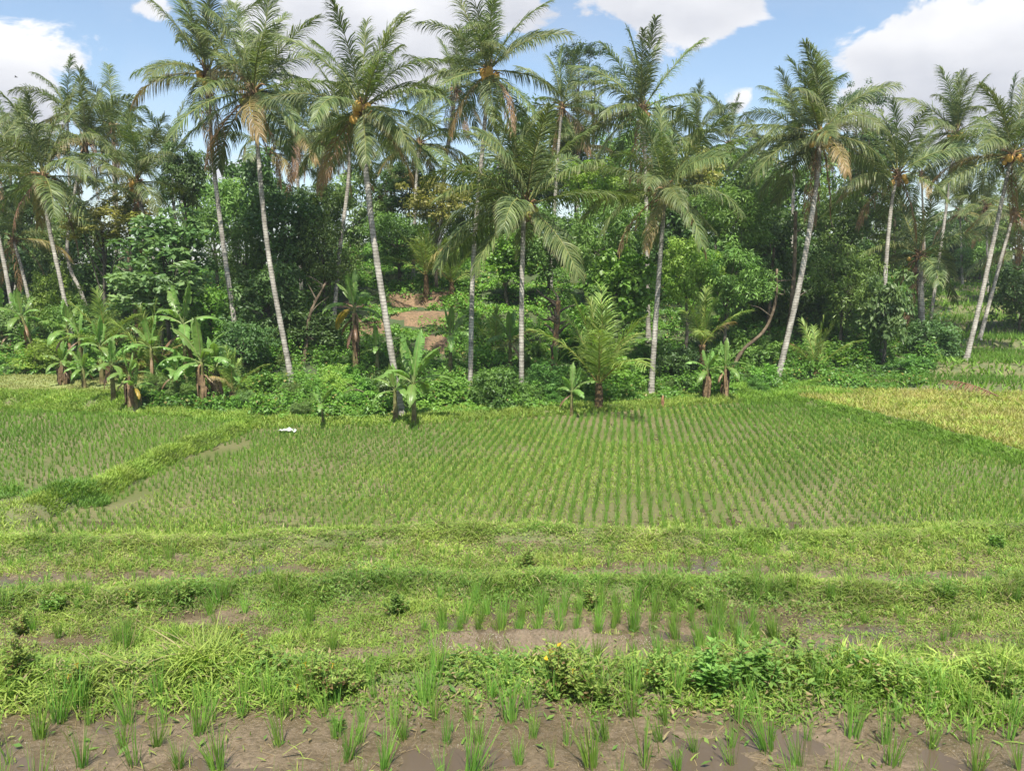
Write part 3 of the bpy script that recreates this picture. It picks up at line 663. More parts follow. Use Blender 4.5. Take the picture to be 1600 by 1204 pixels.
def fibre_mesh(seed):
    rng = np.random.default_rng(seed); mb = MB()
    for k in range(26):
        a = rng.uniform(0, 6.28); L_ = rng.uniform(.3, .75); e = rng.uniform(-.8, 1.1); d = np.array([math.cos(a) * math.cos(e), math.sin(a) * math.cos(e), math.sin(e)])
        p0 = d * .08 + np.array([0, 0, rng.uniform(-.35, .15)]); p1 = p0 + d * L_ * .6; p2 = p1 + (d + np.array([0, 0, -.8])) * L_ * .4
        tube(mb, np.array([p0, p1, p2]), [.045, .03, .008], 4, np.array([1, .85, .7]) * rng.uniform(.6, 1.9))
    th = np.array([[0, 0, -.6], [0, 0, -.2], [0, 0, .1], [0, 0, .35]]); tube(mb, th, [.13, .19, .17, .05], 8, (1, .9, .75))
    return mb.mesh('flower_stalks', (M_FIBRE,))
FIB = [fibre_mesh(i) for i in range(3)]
def palm(label, crown, pts, d, group='tall coconut palms along the far edge of the field', n=24, L=1.0, seed=0, nuts=0, green_nuts=False, dry=2, yellow=2, r0=.135, r1=.085, top=0, full=1.0, name='coconut_palm', elmin=-58, elmax=88, base_d=None, rings=70):
    n = int(n * .86) + seed % 4 - 1; L = L * .93; dry = int(dry * .6) + (dry > 2); yellow = int(yellow * .6); r0 = r0 * .88; r1 = r1 * .9; rng = np.random.default_rng(seed * 7 + 13)
    top_p = pt(crown[0], crown[1], d)
    P = [pt(x, y, d) for (x, y) in pts]
    last = P[-1]; gzv = Hs(last[0], last[1])
    if last[2] > gzv + .3:
        prev = P[-2] if len(P) > 1 else top_p; sl_ = (last - prev) / max(.1, abs(last[2] - prev[2])); q = last + sl_ * (last[2] - gzv) * .8; q[2] = 0
        q[2] = Hs(q[0], q[1]) - .1; P.append(q)
    else: P[-1][2] = gzv - .1
    base = P[-1].copy(); base[2] += .1
    root = thing(name, label, 'palm tree', base, group)
    Pc = np.array([top_p] + P)[::-1]
    S = spline(Pc, rings); tl = np.linspace(0, 1, rings)
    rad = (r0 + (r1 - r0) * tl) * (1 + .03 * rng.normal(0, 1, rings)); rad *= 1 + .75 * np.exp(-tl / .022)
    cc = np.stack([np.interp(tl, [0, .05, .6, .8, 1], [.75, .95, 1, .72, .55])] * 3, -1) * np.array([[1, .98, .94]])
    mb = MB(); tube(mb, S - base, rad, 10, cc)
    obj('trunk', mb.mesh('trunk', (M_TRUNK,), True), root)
    off = top_p - base
    lean = S[-1] - S[-5]; lean = lean / np.linalg.norm(lean)
    tx, ty = float(np.clip(lean[0], -.3, .3)), float(np.clip(lean[1], -.3, .3))
    ga = rng.uniform(0, 6.28); bias = rng.uniform(.1, .5); baz = rng.uniform(0, 6.28); fw_ = rng.uniform(.85, 1.15)
    for i in range(n):
        f = (i + .5) / n; e = elmax + (elmin - elmax) * f ** 1.12 + rng.normal(0, 5)
        k = int(np.argmin([abs(e - q) for q in ELS])); az = ga + i * 2.39996 + rng.normal(0, .18)
        me = FR[(k, int(rng.integers(5)))]; az += bias * math.sin(az - baz)
        s = L * rng.uniform(.88, 1.1) * (1.0 if e > -20 else .9) * (.96 if e > 60 else 1)
        if i >= n - dry - yellow: me = FRY[int(rng.integers(3))] if i < n - dry else FRD[int(rng.integers(3))]
        obj('frond', me, root, off + np.array([math.cos(az), math.sin(az), 0]) * .07 * L + np.array([0, 0, -.25 * f * L + .05]), (rng.normal(0, .12), 0, az), (s * full, s * full * fw_, s * full))
    obj('flower_stalks', FIB[int(rng.integers(3))], root, off + np.array([0, 0, -.1]), (0, 0, rng.uniform(0, 6)), 1.1 * L)
    for i in range(nuts):
        a = rng.uniform(-2.7, -.4) if i % 4 else rng.uniform(0, 6.28); rr = rng.uniform(.22, .50)
        obj('coconut', NUTG if green_nuts else NUT, root, off + np.array([rr * math.cos(a), rr * math.sin(a), rng.uniform(-.60, -.10)]), (rng.normal(0, .5), rng.normal(0, .5), 0), float(rng.uniform(1.0, 1.25)))
    return root

PALMS = [
 ('grey-green coconut palm over two leaning trunks at the far left', (68, 272), [(75, 345), (97, 450), (118, 555)], 38, dict(seed=1, n=26, nuts=6, dry=3, yellow=3)),
 ('hazy coconut palm behind the leftmost crowns, its trunk leaning right', (132, 218), [(105, 385), (128, 460), (148, 520)], 46, dict(seed=2, n=22, L=1.0, dry=3)),
 ('short leaning palm at the left edge with brown drooping fronds', (20, 372), [(34, 420), (50, 490)], 44, dict(seed=3, n=16, L=.75, dry=6, yellow=2, r0=.12)),
 ('coconut palm with spiky crown left of the dark round tree, trunk leaning right', (214, 282), [(226, 345), (246, 425)], 40, dict(seed=4, n=22, L=.92, nuts=5, dry=2, yellow=1)),
 ('tall palm with long fronds reaching left over orange dying ones', (324, 112), [(332, 240), (350, 390), (378, 595)], 37, dict(seed=5, n=26, L=1.1, nuts=5, dry=5, yellow=5, r0=.14)),
 ('tall wide-crowned coconut palm with pale leaning trunk in front of the dark thicket', (396, 142), [(402, 225), (420, 400), (457, 612)], 34.5, dict(seed=6, n=28, L=1.08, nuts=7, green_nuts=True, dry=3, yellow=3)),
 ('tall coconut palm leaning left, its long pale trunk ending beside the orange-stemmed banana', (566, 165), [(567, 215), (585, 380), (628, 655)], 29.3, dict(seed=7, n=27, L=.93, nuts=8, dry=2, yellow=2, r0=.145, r1=.08)),
 ('slender palm with straight brownish trunk between the two tall leaning trunks', (546, 205), [(544, 285), (530, 400), (521, 560)], 41, dict(seed=8, n=22, L=.95, dry=6, yellow=3)),
 ('palm with hanging brown fronds crowded behind the dark thicket', (462, 205), [(466, 300), (470, 420)], 47, dict(seed=9, n=22, L=.95, dry=7, yellow=2)),
 ('tall coconut palm with a cluster of orange nuts under its crown', (764, 108), [(756, 210), (740, 400), (735, 590)], 33.5, dict(seed=10, n=24, L=.98, nuts=16, dry=2, yellow=2)),
 ('distant palm with dark shaggy neck behind the orange-nut palm', (712, 138), [(704, 200), (694, 270), (690, 330)], 52, dict(seed=11, n=20, L=.95, dry=5, r0=.16, r1=.14)),
 ('mid-height coconut palm with yellow nuts and straight white trunk in the middle', (822, 316), [(818, 350), (815, 480), (815, 630)], 31.5, dict(seed=12, elmin=-35, n=25, L=1.06, nuts=9, green_nuts=True, dry=0, yellow=0, r0=.12, r1=.10)),
 ('coconut palm right of the middle with a straight pale trunk and drooping right frond', (1040, 296), [(1034, 370), (1026, 480), (1017, 612)], 34.5, dict(seed=13, n=25, L=.95, nuts=5, green_nuts=True, dry=2, yellow=4, r0=.14)),
 ('tall palm with upright blue-grey fronds behind the right-of-middle palm', (1004, 168), [(1008, 260), (1010, 330)], 43, dict(seed=14, n=26, L=1.15, nuts=3, dry=4, yellow=2)),
 ('full-crowned coconut palm with orange nuts above the grassy corner', (1282, 208), [(1274, 300), (1250, 440), (1214, 596)], 38, dict(seed=15, n=32, L=1.06, nuts=14, dry=4, yellow=3, r0=.16, r1=.11)),
 ('dark palm crown half hidden behind the full-crowned palm', (1244, 200), [(1240, 290), (1238, 350)], 49, dict(seed=16, n=20, L=1.0, dry=1, yellow=0)),
 ('thin coconut palm above the breadfruit tree on the right', (1403, 270), [(1393, 320), (1384, 420), (1378, 560)], 42, dict(seed=17, n=20, L=.98, nuts=3, dry=3, yellow=2)),
 ('dark distant palm against the cloud at the right, with a pale slanting trunk', (1494, 205), [(1482, 300), (1468, 400), (1458, 470)], 53, dict(seed=18, n=24, L=1.12, nuts=5, dry=1, yellow=1)),
 ('coconut palm at the right edge whose trunk slants down to the paddy', (1582, 238), [(1562, 330), (1532, 470), (1508, 576)], 40.5, dict(seed=19, n=27, L=1.08, nuts=8, dry=3, yellow=4, r0=.15)),
 ('low palm with brown heart and wide sagging fronds in front of the terraces', (1436, 396), [(1438, 450), (1440, 500)], 44, dict(seed=20, n=22, L=1.0, nuts=2, dry=4, yellow=2, elmax=70, r0=.2, r1=.18)),
 ('distant palm beneath the tall feathery tree', (878, 165), [(872, 240), (868, 300)], 50, dict(seed=21, n=20, L=1.0, dry=4)),
 ('pale green distant palm between the two tallest middle palms', (655, 222), [(650, 290), (648, 340)], 50, dict(seed=22, n=20, L=1.0, yellow=5)),
 ('far palm poking above the bushes right of the blue-grey palm', (1140, 225), [(1138, 300), (1138, 340)], 62, dict(seed=23, n=18, L=1.0)),
 ('slim trunked palm standing beside the slanting right-edge palm', (1585, 330), [(1560, 420), (1530, 530)], 47, dict(seed=24, n=18, L=.9, dry=4)),
 ('far palm with pale fronds left of the dark round tree', (268, 250), [(272, 330), (275, 400)], 54, dict(seed=25, n=18, L=1.0)),
 ('dark palm leaning over the far left thicket', (-20, 250), [(-10, 330), (10, 430)], 43, dict(seed=26, n=22, L=1.0, dry=3)),
 ('far palm with dull fronds below the tall orange-nut palm', (610, 265), [(612, 330), (614, 380)], 56, dict(seed=27, n=18, L=1.05, dry=4, yellow=4)),
 ('far palm low between the two right-hand palms', (1345, 300), [(1345, 360), (1345, 420)], 60, dict(seed=28, n=18, L=1.0, dry=3)),
 ('distant palm at the right edge behind the slanting one', (1625, 250), [(1610, 350), (1600, 430)], 58, dict(seed=29, n=18, L=1.0)),
 ('distant palm seen between the orange-nut palm and the yellow-nut palm', (905, 225), [(903, 290), (902, 340)], 58, dict(seed=30, n=18, L=1.0)),
]
for (lb, cr, ps, d, kw) in PALMS: palm(lb, cr, ps, d, **kw)
for i, (px, py, d) in enumerate([(105, 175, 58), (175, 195, 56), (15, 235, 56), (505, 225, 58), (180, 240, 60), (420, 235, 58), (505, 245, 62), (1090, 205, 60), (1190, 240, 64), (1300, 250, 66), (1440, 270, 70), (1540, 320, 68), (780, 245, 62), (30, 230, 62), (1590, 390, 62), (1500, 330, 74)]):
    palm('distant coconut palm lost among the crowns at the back of the grove', (px, py), [(px + 2, py + 60), (px + 4, py + 120)], d, group='distant palms at the back of the grove', seed=40 + i, n=16, dry=3, rings=24)

# young palms: long stiff fronds rising straight from a short stub
FRJ = {}
for i, (e, b) in enumerate([(87, 8), (79, 18), (70, 30), (58, 44), (42, 58)]):
    for k in range(2): FRJ[(i, k)] = frond_mesh(1500 + i * 5 + k, R(e), R(b), 'young', n=62, stiff=1.8, lw=.045)
FRJY = frond_mesh(1590, R(55), R(55), 'yellow', n=50)
def young_palm(label, base, crown_up, n, L, seed, r=.16, yellow=1):
    rng = np.random.default_rng(seed); b = base
    root = thing('young_palm', label, 'palm tree', b, 'young palms below the tall ones')
    mb = MB(); S = spline(np.array([[0, 0, -.1], [0.02, 0, crown_up * .5], [0, 0, crown_up]]), 14); tube(mb, S, np.linspace(r * 1.15, r * .8, 14) * (1 + .12 * rng.normal(0, 1, 14)), 9, (.75, .68, .56)); obj('trunk', mb.mesh('trunk', (M_FIBRE,), True), root)
    for i in range(n):
        f = (i + .5) / n; az = rng.uniform(0, .6) + i * 2.4; k = min(4, int(f * 5))
        me = FRJY if i >= n - yellow else FRJ[(k, int(rng.integers(2)))]
        obj('frond', me, root, (0, 0, crown_up - .1), (0, 0, az), L * float(rng.uniform(.85, 1.1)))
YP = [('young palm with tall fan of erect fronds at the field edge, right of the middle', (935, 638), 1.0, 12, .86, 1), ('young palm on the hillside above the bare red earth, left one of a pair', (666, 472), 1.6, 11, .72, 2),
      ('young palm on the hillside above the bare red earth, right one of a pair', (706, 476), 1.3, 10, .62, 3), ('stemless young palm like a fan on the green slope', (772, 562), .2, 9, .55, 4),
      ('small palm with yellow drooping leaves beside the thick banana clump', (365, 634), .55, 8, .42, 5), ('young palm with one orange frond behind the dry field', (1275, 588), .3, 7, .62, 6),
      ('young palm with upright yellow rib in the left banana thicket', (238, 600), .6, 9, .62, 7), ('short palm with arching fronds behind the left bananas', (170, 590), 1.3, 9, .62, 8), ('dark young palm hidden behind the right banana pair', (1095, 600), 1.8, 9, .6, 9)]
for (lb, b, up, n, L, s) in YP: young_palm(lb, ground_hit(*b), up, n, L, s, yellow=0 if s == 1 else 1)

# ------------------------------------------------------------------ bananas
BG1 = np.array([.12, .26, .045]); BG2 = np.array([.20, .34, .09])
def banana_leaf(seed, el0, bend, L=1.6, W=.40, kind='green', tear=.5):
    rng = np.random.default_rng(seed); n = 34; ts = np.linspace(0, 1, n); P = np.zeros((n, 3)); el = el0 - bend * ts ** 1.5
    for i in range(1, n): P[i] = P[i - 1] + np.array([math.cos(el[i]), 0, math.sin(el[i])]) * L / (n - 1)
    mb = MB(); c0 = {'green': BG1, 'yellow': np.array([.45, .36, .06]), 'dry': np.array([.26, .17, .09])}[kind]
    tube(mb, P, np.linspace(.03, .006, n), 4, np.array([.26, .33, .12]) if kind != 'dry' else c0)
    w = np.interp(ts, [0, .14, .25, .55, .85, 1], [0, .02, .75, 1, .8, .12]) * W / 2 * (1 if kind != 'dry' else .55)
    fold = .25 if kind == 'green' else 1.0; T = nrm(np.gradient(P, axis=0)); U = np.stack([-T[:, 2], T[:, 1] * 0, T[:, 0]], -1)
    for sg in (-1, 1):
        i = 3; 
        while i < n - 1:
            j = min(n - 1, i + int(rng.integers(1, 4 if rng.random() < tear else 9)))
            idx = np.arange(i, j + 1); drop = rng.uniform(-.15, .8) * tear + fold * .4; pull = rng.uniform(-.05, .05)
            A = P[idx]; out = np.array([0, sg, 0.]); dn = U[idx] * (-drop) * .9
            mid = A + (out * .55 + U[idx] * .10) * w[idx][:, None]; tip = A + (out * (1 - .25 * drop) ) * w[idx][:, None] + dn * w[idx][:, None] * 1.0 + T[idx] * pull
            V = np.stack([A, mid, tip], 1).reshape(-1, 3); k = np.arange(len(idx) - 1) * 3
            Q = np.concatenate([np.stack([k, k + 1, k + 4, k + 3], -1), np.stack([k + 1, k + 2, k + 5, k + 4], -1)])
            mb.add(V, Q, None, (c0 * (1 - .5 * (kind == 'green')) + (BG2 * .5 if kind == 'green' else 0)) * rng.uniform(.85, 1.2)); i = j
    return mb.mesh('leaf', (M_BANANA,))
BL = {}
for i, (e, b) in enumerate([(84, 12), (68, 45), (50, 75), (32, 90), (10, 85)]):
    for k in range(3): BL[(i, k)] = banana_leaf(2000 + i * 7 + k, R(e), R(b), tear=.5 + .3 * k)
BLY = banana_leaf(2100, R(0), R(80), kind='yellow'); BLD = [banana_leaf(2110 + k, R([-20, -50][k]), R([60, 35][k]), kind='dry', L=1.3) for k in range(2)]
def banana(label, base, h, n, L, seed, dead=2, skirt=False, lean=0.0, yellow=0, r=.09, group='banana plants along the foot of the grove'):
    h = h * (.8 if seed > 12 else 1); L = L * (.78 if seed > 12 else 1.1); n = n + 1; rng = np.random.default_rng(seed); root = thing('banana_plant', label, 'banana plant', base, group)
    S = spline(np.array([[0, 0, -.1], [lean * .4, 0, h * .5], [lean, 0, h]]), 12); mb = MB(); tube(mb, S, np.linspace(r * 1.2, r * .6, 12), 9, np.stack([np.linspace(1.0, .75, 12), np.linspace(.95, .95, 12), np.linspace(.85, .6, 12)], -1))
    obj('trunk', mb.mesh('trunk', (M_STEM,), True), root)
    for i in range(n):
        f = (i + .4) / n; az = seed * .9 + i * 2.4 + rng.normal(0, .2); k = min(4, int(f * 5)); me = BLY if (yellow and i == n - 1) else BL[(k, int(rng.integers(3)))]
        obj('leaf', me, root, (lean, 0, h - .05), (rng.normal(0, .12), 0, az), L * float(rng.uniform(.85, 1.12)))
    for i in range(dead): obj('dead_leaf', BLD[i % 2], root, (lean * .8, 0, h * .85 - .1 * i), (0, 0, rng.uniform(0, 6.28)), L * .8)
    if skirt:
        mb = MB()
        for k in range(30):
            a = rng.uniform(0, 6.28); z0 = rng.uniform(.35, .95) * h; q = np.array([math.cos(a), math.sin(a), 0]); p0 = q * r * .8 + np.array([0, 0, z0]); p1 = q * (r + .09) + np.array([0, 0, z0 - .15]); p2 = q * (r + .07) + np.array([0, 0, max(.02, z0 - rng.uniform(.5, .9))])
            s_ = np.cross(q, [0, 0, 1]) * rng.uniform(.03, .07); V = np.array([p0 - s_, p0 + s_, p1 + s_, p1 - s_, p2 + s_ * .5, p2 - s_ * .5]); mb.add(V, [(0, 1, 2, 3), (3, 2, 4, 5)], None, np.array([1, .93, .82]) * rng.uniform(.5, 1.3))
        obj('dead_leaf_sheath', mb.mesh('dead_leaf_sheath', (M_FIBRE,)), root)
    return root
BAN = [('orange-stemmed banana plant at the field edge, in front of the leaning palm base', (647, 661), 1.45, 8, 1.0, 1, dict(dead=0, r=.085)),
       ('small banana plant right beside the leaning palm base, shaded by its neighbour', (618, 657), 1.1, 6, .65, 2, dict(dead=0)),
       ('slim banana plant standing on the green slope between two trunks', (704, 590), 1.9, 6, .8, 3, dict(dead=0)),
       ('tiny banana sapling with two wide leaves on the bare verge', (504, 661), .65, 4, .52, 4, dict(dead=0, r=.035)),
       ('banana plant on the slope just left of the central white trunk', (797, 585), 1.6, 6, .85, 5, dict(dead=1)),
       ('small banana plant with dark leaves right of the mango bush', (893, 650), .95, 6, .62, 6, dict(dead=1, r=.06)),
       ('banana plant with bright folded leaves, left of the right-hand pair', (1104, 624), 1.25, 8, .62, 7, dict(dead=0, skirt=True, r=.08)),
       ('banana plant with one long leaf pointing right, right of the right-hand pair', (1132, 620), 1.3, 7, .68, 8, dict(dead=1, skirt=True, r=.09)),
       ('thick banana clump wrapped in dead brown sheaths, with one broad upright leaf', (318, 634), 1.7, 9, .95, 9, dict(dead=3, skirt=True, r=.13)),
       ('banana stem with brown sheaths just behind the thick clump', (340, 632), 1.45, 4, .8, 10, dict(dead=2, skirt=True, r=.11)),
       ('banana plant with long grey-green leaves arching left of the clump', (292, 610), 2.8, 6, 1.15, 11, dict(dead=2)),
       ('banana plant with yellow hanging leaf under the dark thicket', (556, 585), 2.9, 7, 1.0, 12, dict(dead=4, skirt=True, yellow=1, r=.12)),
       ('banana plant with a bright yellow-green upright leaf in the left thicket', (178, 625), 1.7, 8, .9, 13, dict(dead=2)),
       ('banana plant with light leaves over a brown shaggy stump', (100, 600), 1.2, 8, .72, 14, dict(dead=3, skirt=True, r=.16)),
       ('banana plant with dark trunk right of the bright upright leaf', (205, 635), 1.5, 6, .8, 15, dict(dead=3, skirt=True, r=.12)),
       ('banana plant at the far left edge with torn pale leaves', (20, 556), 1.6, 8, 1.0, 16, dict(dead=2)),
       ('tall banana plant leaning left over the far left lawn', (60, 572), 2.9, 7, 1.05, 17, dict(dead=2, lean=-.6)),
       ('banana plant with yellow dying leaf left of the thick clump', (212, 640), 1.1, 6, .7, 18, dict(dead=2, yellow=1)),
       ('low banana plant with wide leaves at the edge of the lawn', (132, 606), 1.0, 8, .8, 19, dict(dead=1)),
       ('banana plant on the slope behind the pale leaning trunk', (590, 590), 1.6, 7, .95, 20, dict(dead=0)),
       ('banana plant with pale leaves high on the slope left of the white trunk', (790, 470), 2.2, 8, 1.2, 21, dict(dead=1)),
       ('banana plant in the gully beside the young fan palm', (868, 610), 1.3, 6, .8, 22, dict(dead=0)),
       ('banana plant with a dark crown behind the terraces\' sagging palm', (1545, 470), 1.6, 7, 1.1, 23, dict(dead=0)),
       ('banana plant with drooping leaves half hidden behind the bright upright leaf', (160, 600), 2.0, 7, 1.0, 25, dict(dead=2)),
       ('banana plant between the two leaning trunks at the left', (128, 585), 2.2, 7, 1.0, 26, dict(dead=2)),
       ('banana plant leaning right beside the palm with the yellow rib', (262, 628), 1.5, 6, .9, 27, dict(dead=2, lean=.4)),
       ('banana plant with ragged leaves just in from the left edge of the lawn', (45, 566), 1.3, 8, .9, 28, dict(dead=3, skirt=True)),
       ('banana plant with narrow leaves above the lawn corner', (110, 580), 2.4, 7, 1.2, 31, dict(dead=3)),
       ('banana plant just left of the long grey-green leaves', (240, 610), 2.2, 7, 1.1, 33, dict(dead=2)),
       ('banana plant at the extreme left behind the lawn', (5, 552), 2.3, 7, 1.2, 35, dict(dead=2)),
       ('banana plant deep in the far left thicket', (35, 548), 2.2, 7, 1.1, 24, dict(dead=1))]
for (lb, b, h, n, L, s, kw) in BAN: banana(lb, ground_hit(*b), h, n, L, s, **kw)

# ------------------------------------------------------------------ broadleaf crowns
def leaf_quads(P, nrmv, up, ln, wd, rng):
    """diamond leaves folded a little along the middle"""
    a = nrm(np.cross(nrmv, up)); 
    tip = P + up * ln[:, None]; s = a * wd[:, None] / 2; mid = P + up * (ln * .45)[:, None]
    V = np.stack([P, mid - s + nrmv * (wd * .12)[:, None], tip, mid + s + nrmv * (wd * .12)[:, None]], 1)
    n = len(P); b = (np.arange(n) * 4)[:, None]; T = np.concatenate([b + np.array([[0, 1, 2]]), b + np.array([[0, 2, 3]])])
    return V.reshape(-1, 3), T
def crown_mesh(seed, n_clump, n_leaf, ln, wd, R3=(1, 1, 1), shape='round', c1=(.05, .10, .02), c2=(.10, .17, .04), clump=.28, jitter=.5, droop=.3, hole=0.0):
    """unit crown (radius 1), scaled by R3; leaves in clumps spread through the volume, thicker towards the outside"""
    rng = np.random.default_rng(seed); R3 = np.array(R3, float)
    d = nrm(rng.normal(0, 1, (n_clump, 3))); rad = rng.uniform(.25, 1, n_clump) ** .5 * rng.uniform(.75, 1.05, n_clump)
    lob = 1 + .28 * np.sin(d[:, 0] * 3.1 + seed) * np.cos(d[:, 2] * 2.7 + seed * 2) + .15 * np.sin(d[:, 1] * 6 + seed)
    C = d * rad[:, None] * lob[:, None]
    if shape == 'umbrella': C[:, 2] = np.abs(C[:, 2]) * .55
    if shape == 'layer': C[:, 2] = np.round(C[:, 2] * 3) / 3 + rng.normal(0, .05, n_clump)
    C = C * R3; cr = clump * rng.uniform(.6, 1.35, n_clump)
    k = np.repeat(np.arange(n_clump), n_leaf); n = len(k)
    dd = nrm(rng.normal(0, 1, (n, 3)) + np.array([0, 0, .35])); rr = rng.uniform(.3, 1, n) ** .6
    P = C[k] + dd * (rr * cr[k])[:, None] * np.array([1, 1, .7])
    nv = nrm(dd + rng.normal(0, jitter, (n, 3)) + np.array([0, -.15, .5])); up = rng.normal(0, 1, (n, 3)) + dd * .8; up[:, 2] -= droop; up = nrm(up - (up * nv).sum(1, keepdims=True) * nv)
    L_ = ln * rng.uniform(.6, 1.3, n); V, T = leaf_quads(P, nv, up, L_, wd * L_ / ln, rng)
    cv = rng.uniform(0, 1, n_clump)[k]; c = blend(c1, c2, np.clip(cv * .65 + rng.uniform(0, .45, n), 0, 1)) * rng.uniform(.8, 1.2, (n, 1))
    return V, T, np.repeat(c, 4, 0), C
def tree_variant(seed, kind):
    """returns (crown mesh, trunk mesh); crown roughly radius 1 m round z = 0, to be scaled"""
    K = {'fine':   dict(n_clump=130, n_leaf=75, ln=.085, wd=.035, c1=(0.074,0.146,0.038), c2=(0.189,0.306,0.081), clump=.20),
         'dark':   dict(n_clump=110, n_leaf=60, ln=.11, wd=.05, c1=(0.051,0.110,0.032), c2=(0.123,0.219,0.065), clump=.22),
         'mango':  dict(n_clump=90, n_leaf=60, ln=.15, wd=.045, c1=(0.052,0.140,0.029), c2=(0.156,0.309,0.065), clump=.20, droop=1.1),
         'light':  dict(n_clump=120, n_leaf=75, ln=.09, wd=.04, c1=(0.140,0.281,0.040), c2=(0.300,0.454,0.080), clump=.20),
         'rosette': dict(n_clump=90, n_leaf=34, ln=.17, wd=.085, c1=(0.054,0.130,0.036), c2=(0.180,0.285,0.096), clump=.17, shape='layer'),
         'feather': dict(n_clump=130, n_leaf=80, ln=.12, wd=.028, c1=(.085, .19, .04), c2=(.20, .34, .075), clump=.22, droop=.9, shape='round'),
         'vine':   dict(n_clump=110, n_leaf=40, ln=.12, wd=.10, c1=(0.075,0.216,0.031), c2=(0.200,0.392,0.062), clump=.20, droop=1.0),
         'yellow': dict(n_clump=95, n_leaf=50, ln=.10, wd=.05, c1=(0.143,0.178,0.039), c2=(0.330,0.321,0.077), clump=.20),
         'umbrella': dict(n_clump=60, n_leaf=60, ln=.07, wd=.03, c1=(0.030,0.076,0.025), c2=(0.070,0.130,0.040), clump=.17, shape='umbrella')}[kind]
    V, T, C, ctr = crown_mesh(seed, **K)
    return np_mesh('crown', V, None, T, C, False, (M_LEAF,)), ctr
TV = {}
def get_tv(kind, k):
    if (kind, k) not in TV: TV[(kind, k)] = tree_variant(3000 + hash_kind(kind) * 17 + k, kind)
    return TV[(kind, k)]
def hash_kind(k): return sum(ord(c) for c in k) % 97
LEAN_TR = {}
def tree(label, px, py, rpx, d, kind='fine', aspect=(1, 1, 1), seed=0, group='broadleaf trees and bushes of the grove', name='tree', trunk=True, cat='tree', variants=3, tr=.09):
    rng = np.random.default_rng(seed * 3 + 1); c = pt(px, py, d); r = rpx * d / F; sc_ = (r * aspect[0], r * aspect[1], r * aspect[2])
    gx, gy = c[0] + rng.normal(0, .15) * r * .5, c[1] + .1; g = Hs(gx, gy); base = np.array([gx, gy, g])
    me, ctr = get_tv(kind, seed % variants)
    root = thing(name, label, cat, base, group)
    off = c - base
    rz = rng.uniform(0, 6.28)
    obj('crown', me, root, off, (0, 0, rz), sc_)
    if trunk:
        mb = MB(); H_ = max(.3, off[2]); r0 = tr * (.6 + .25 * r)
        S = spline(np.array([[0, 0, -.1], [rng.normal(0, .1), rng.normal(0, .1), H_ * .35], [off[0] * .6, off[1] * .6, H_ * .75], off]), 14); tube(mb, S, np.linspace(r0 * 1.2, r0 * .35, 14), 8, (1, 1, 1))
        cz, sz = math.cos(rz), math.sin(rz)
        for q in rng.choice(len(ctr), 12, replace=False):
            e = ctr[q] * np.array(sc_); e = np.array([e[0] * cz - e[1] * sz, e[0] * sz + e[1] * cz, e[2]]) * .9 + off
            s0 = S[int(rng.integers(5, 12))]; m_ = (s0 + e) / 2 + np.array([0, 0, -.08 * r]); tube(mb, spline(np.array([s0, m_, e]), 7), np.linspace(r0 * .45, r0 * .1, 7), 5, (1, 1, 1))
        obj('trunk', mb.mesh('trunk', (M_BARK,), True), root)
    return root
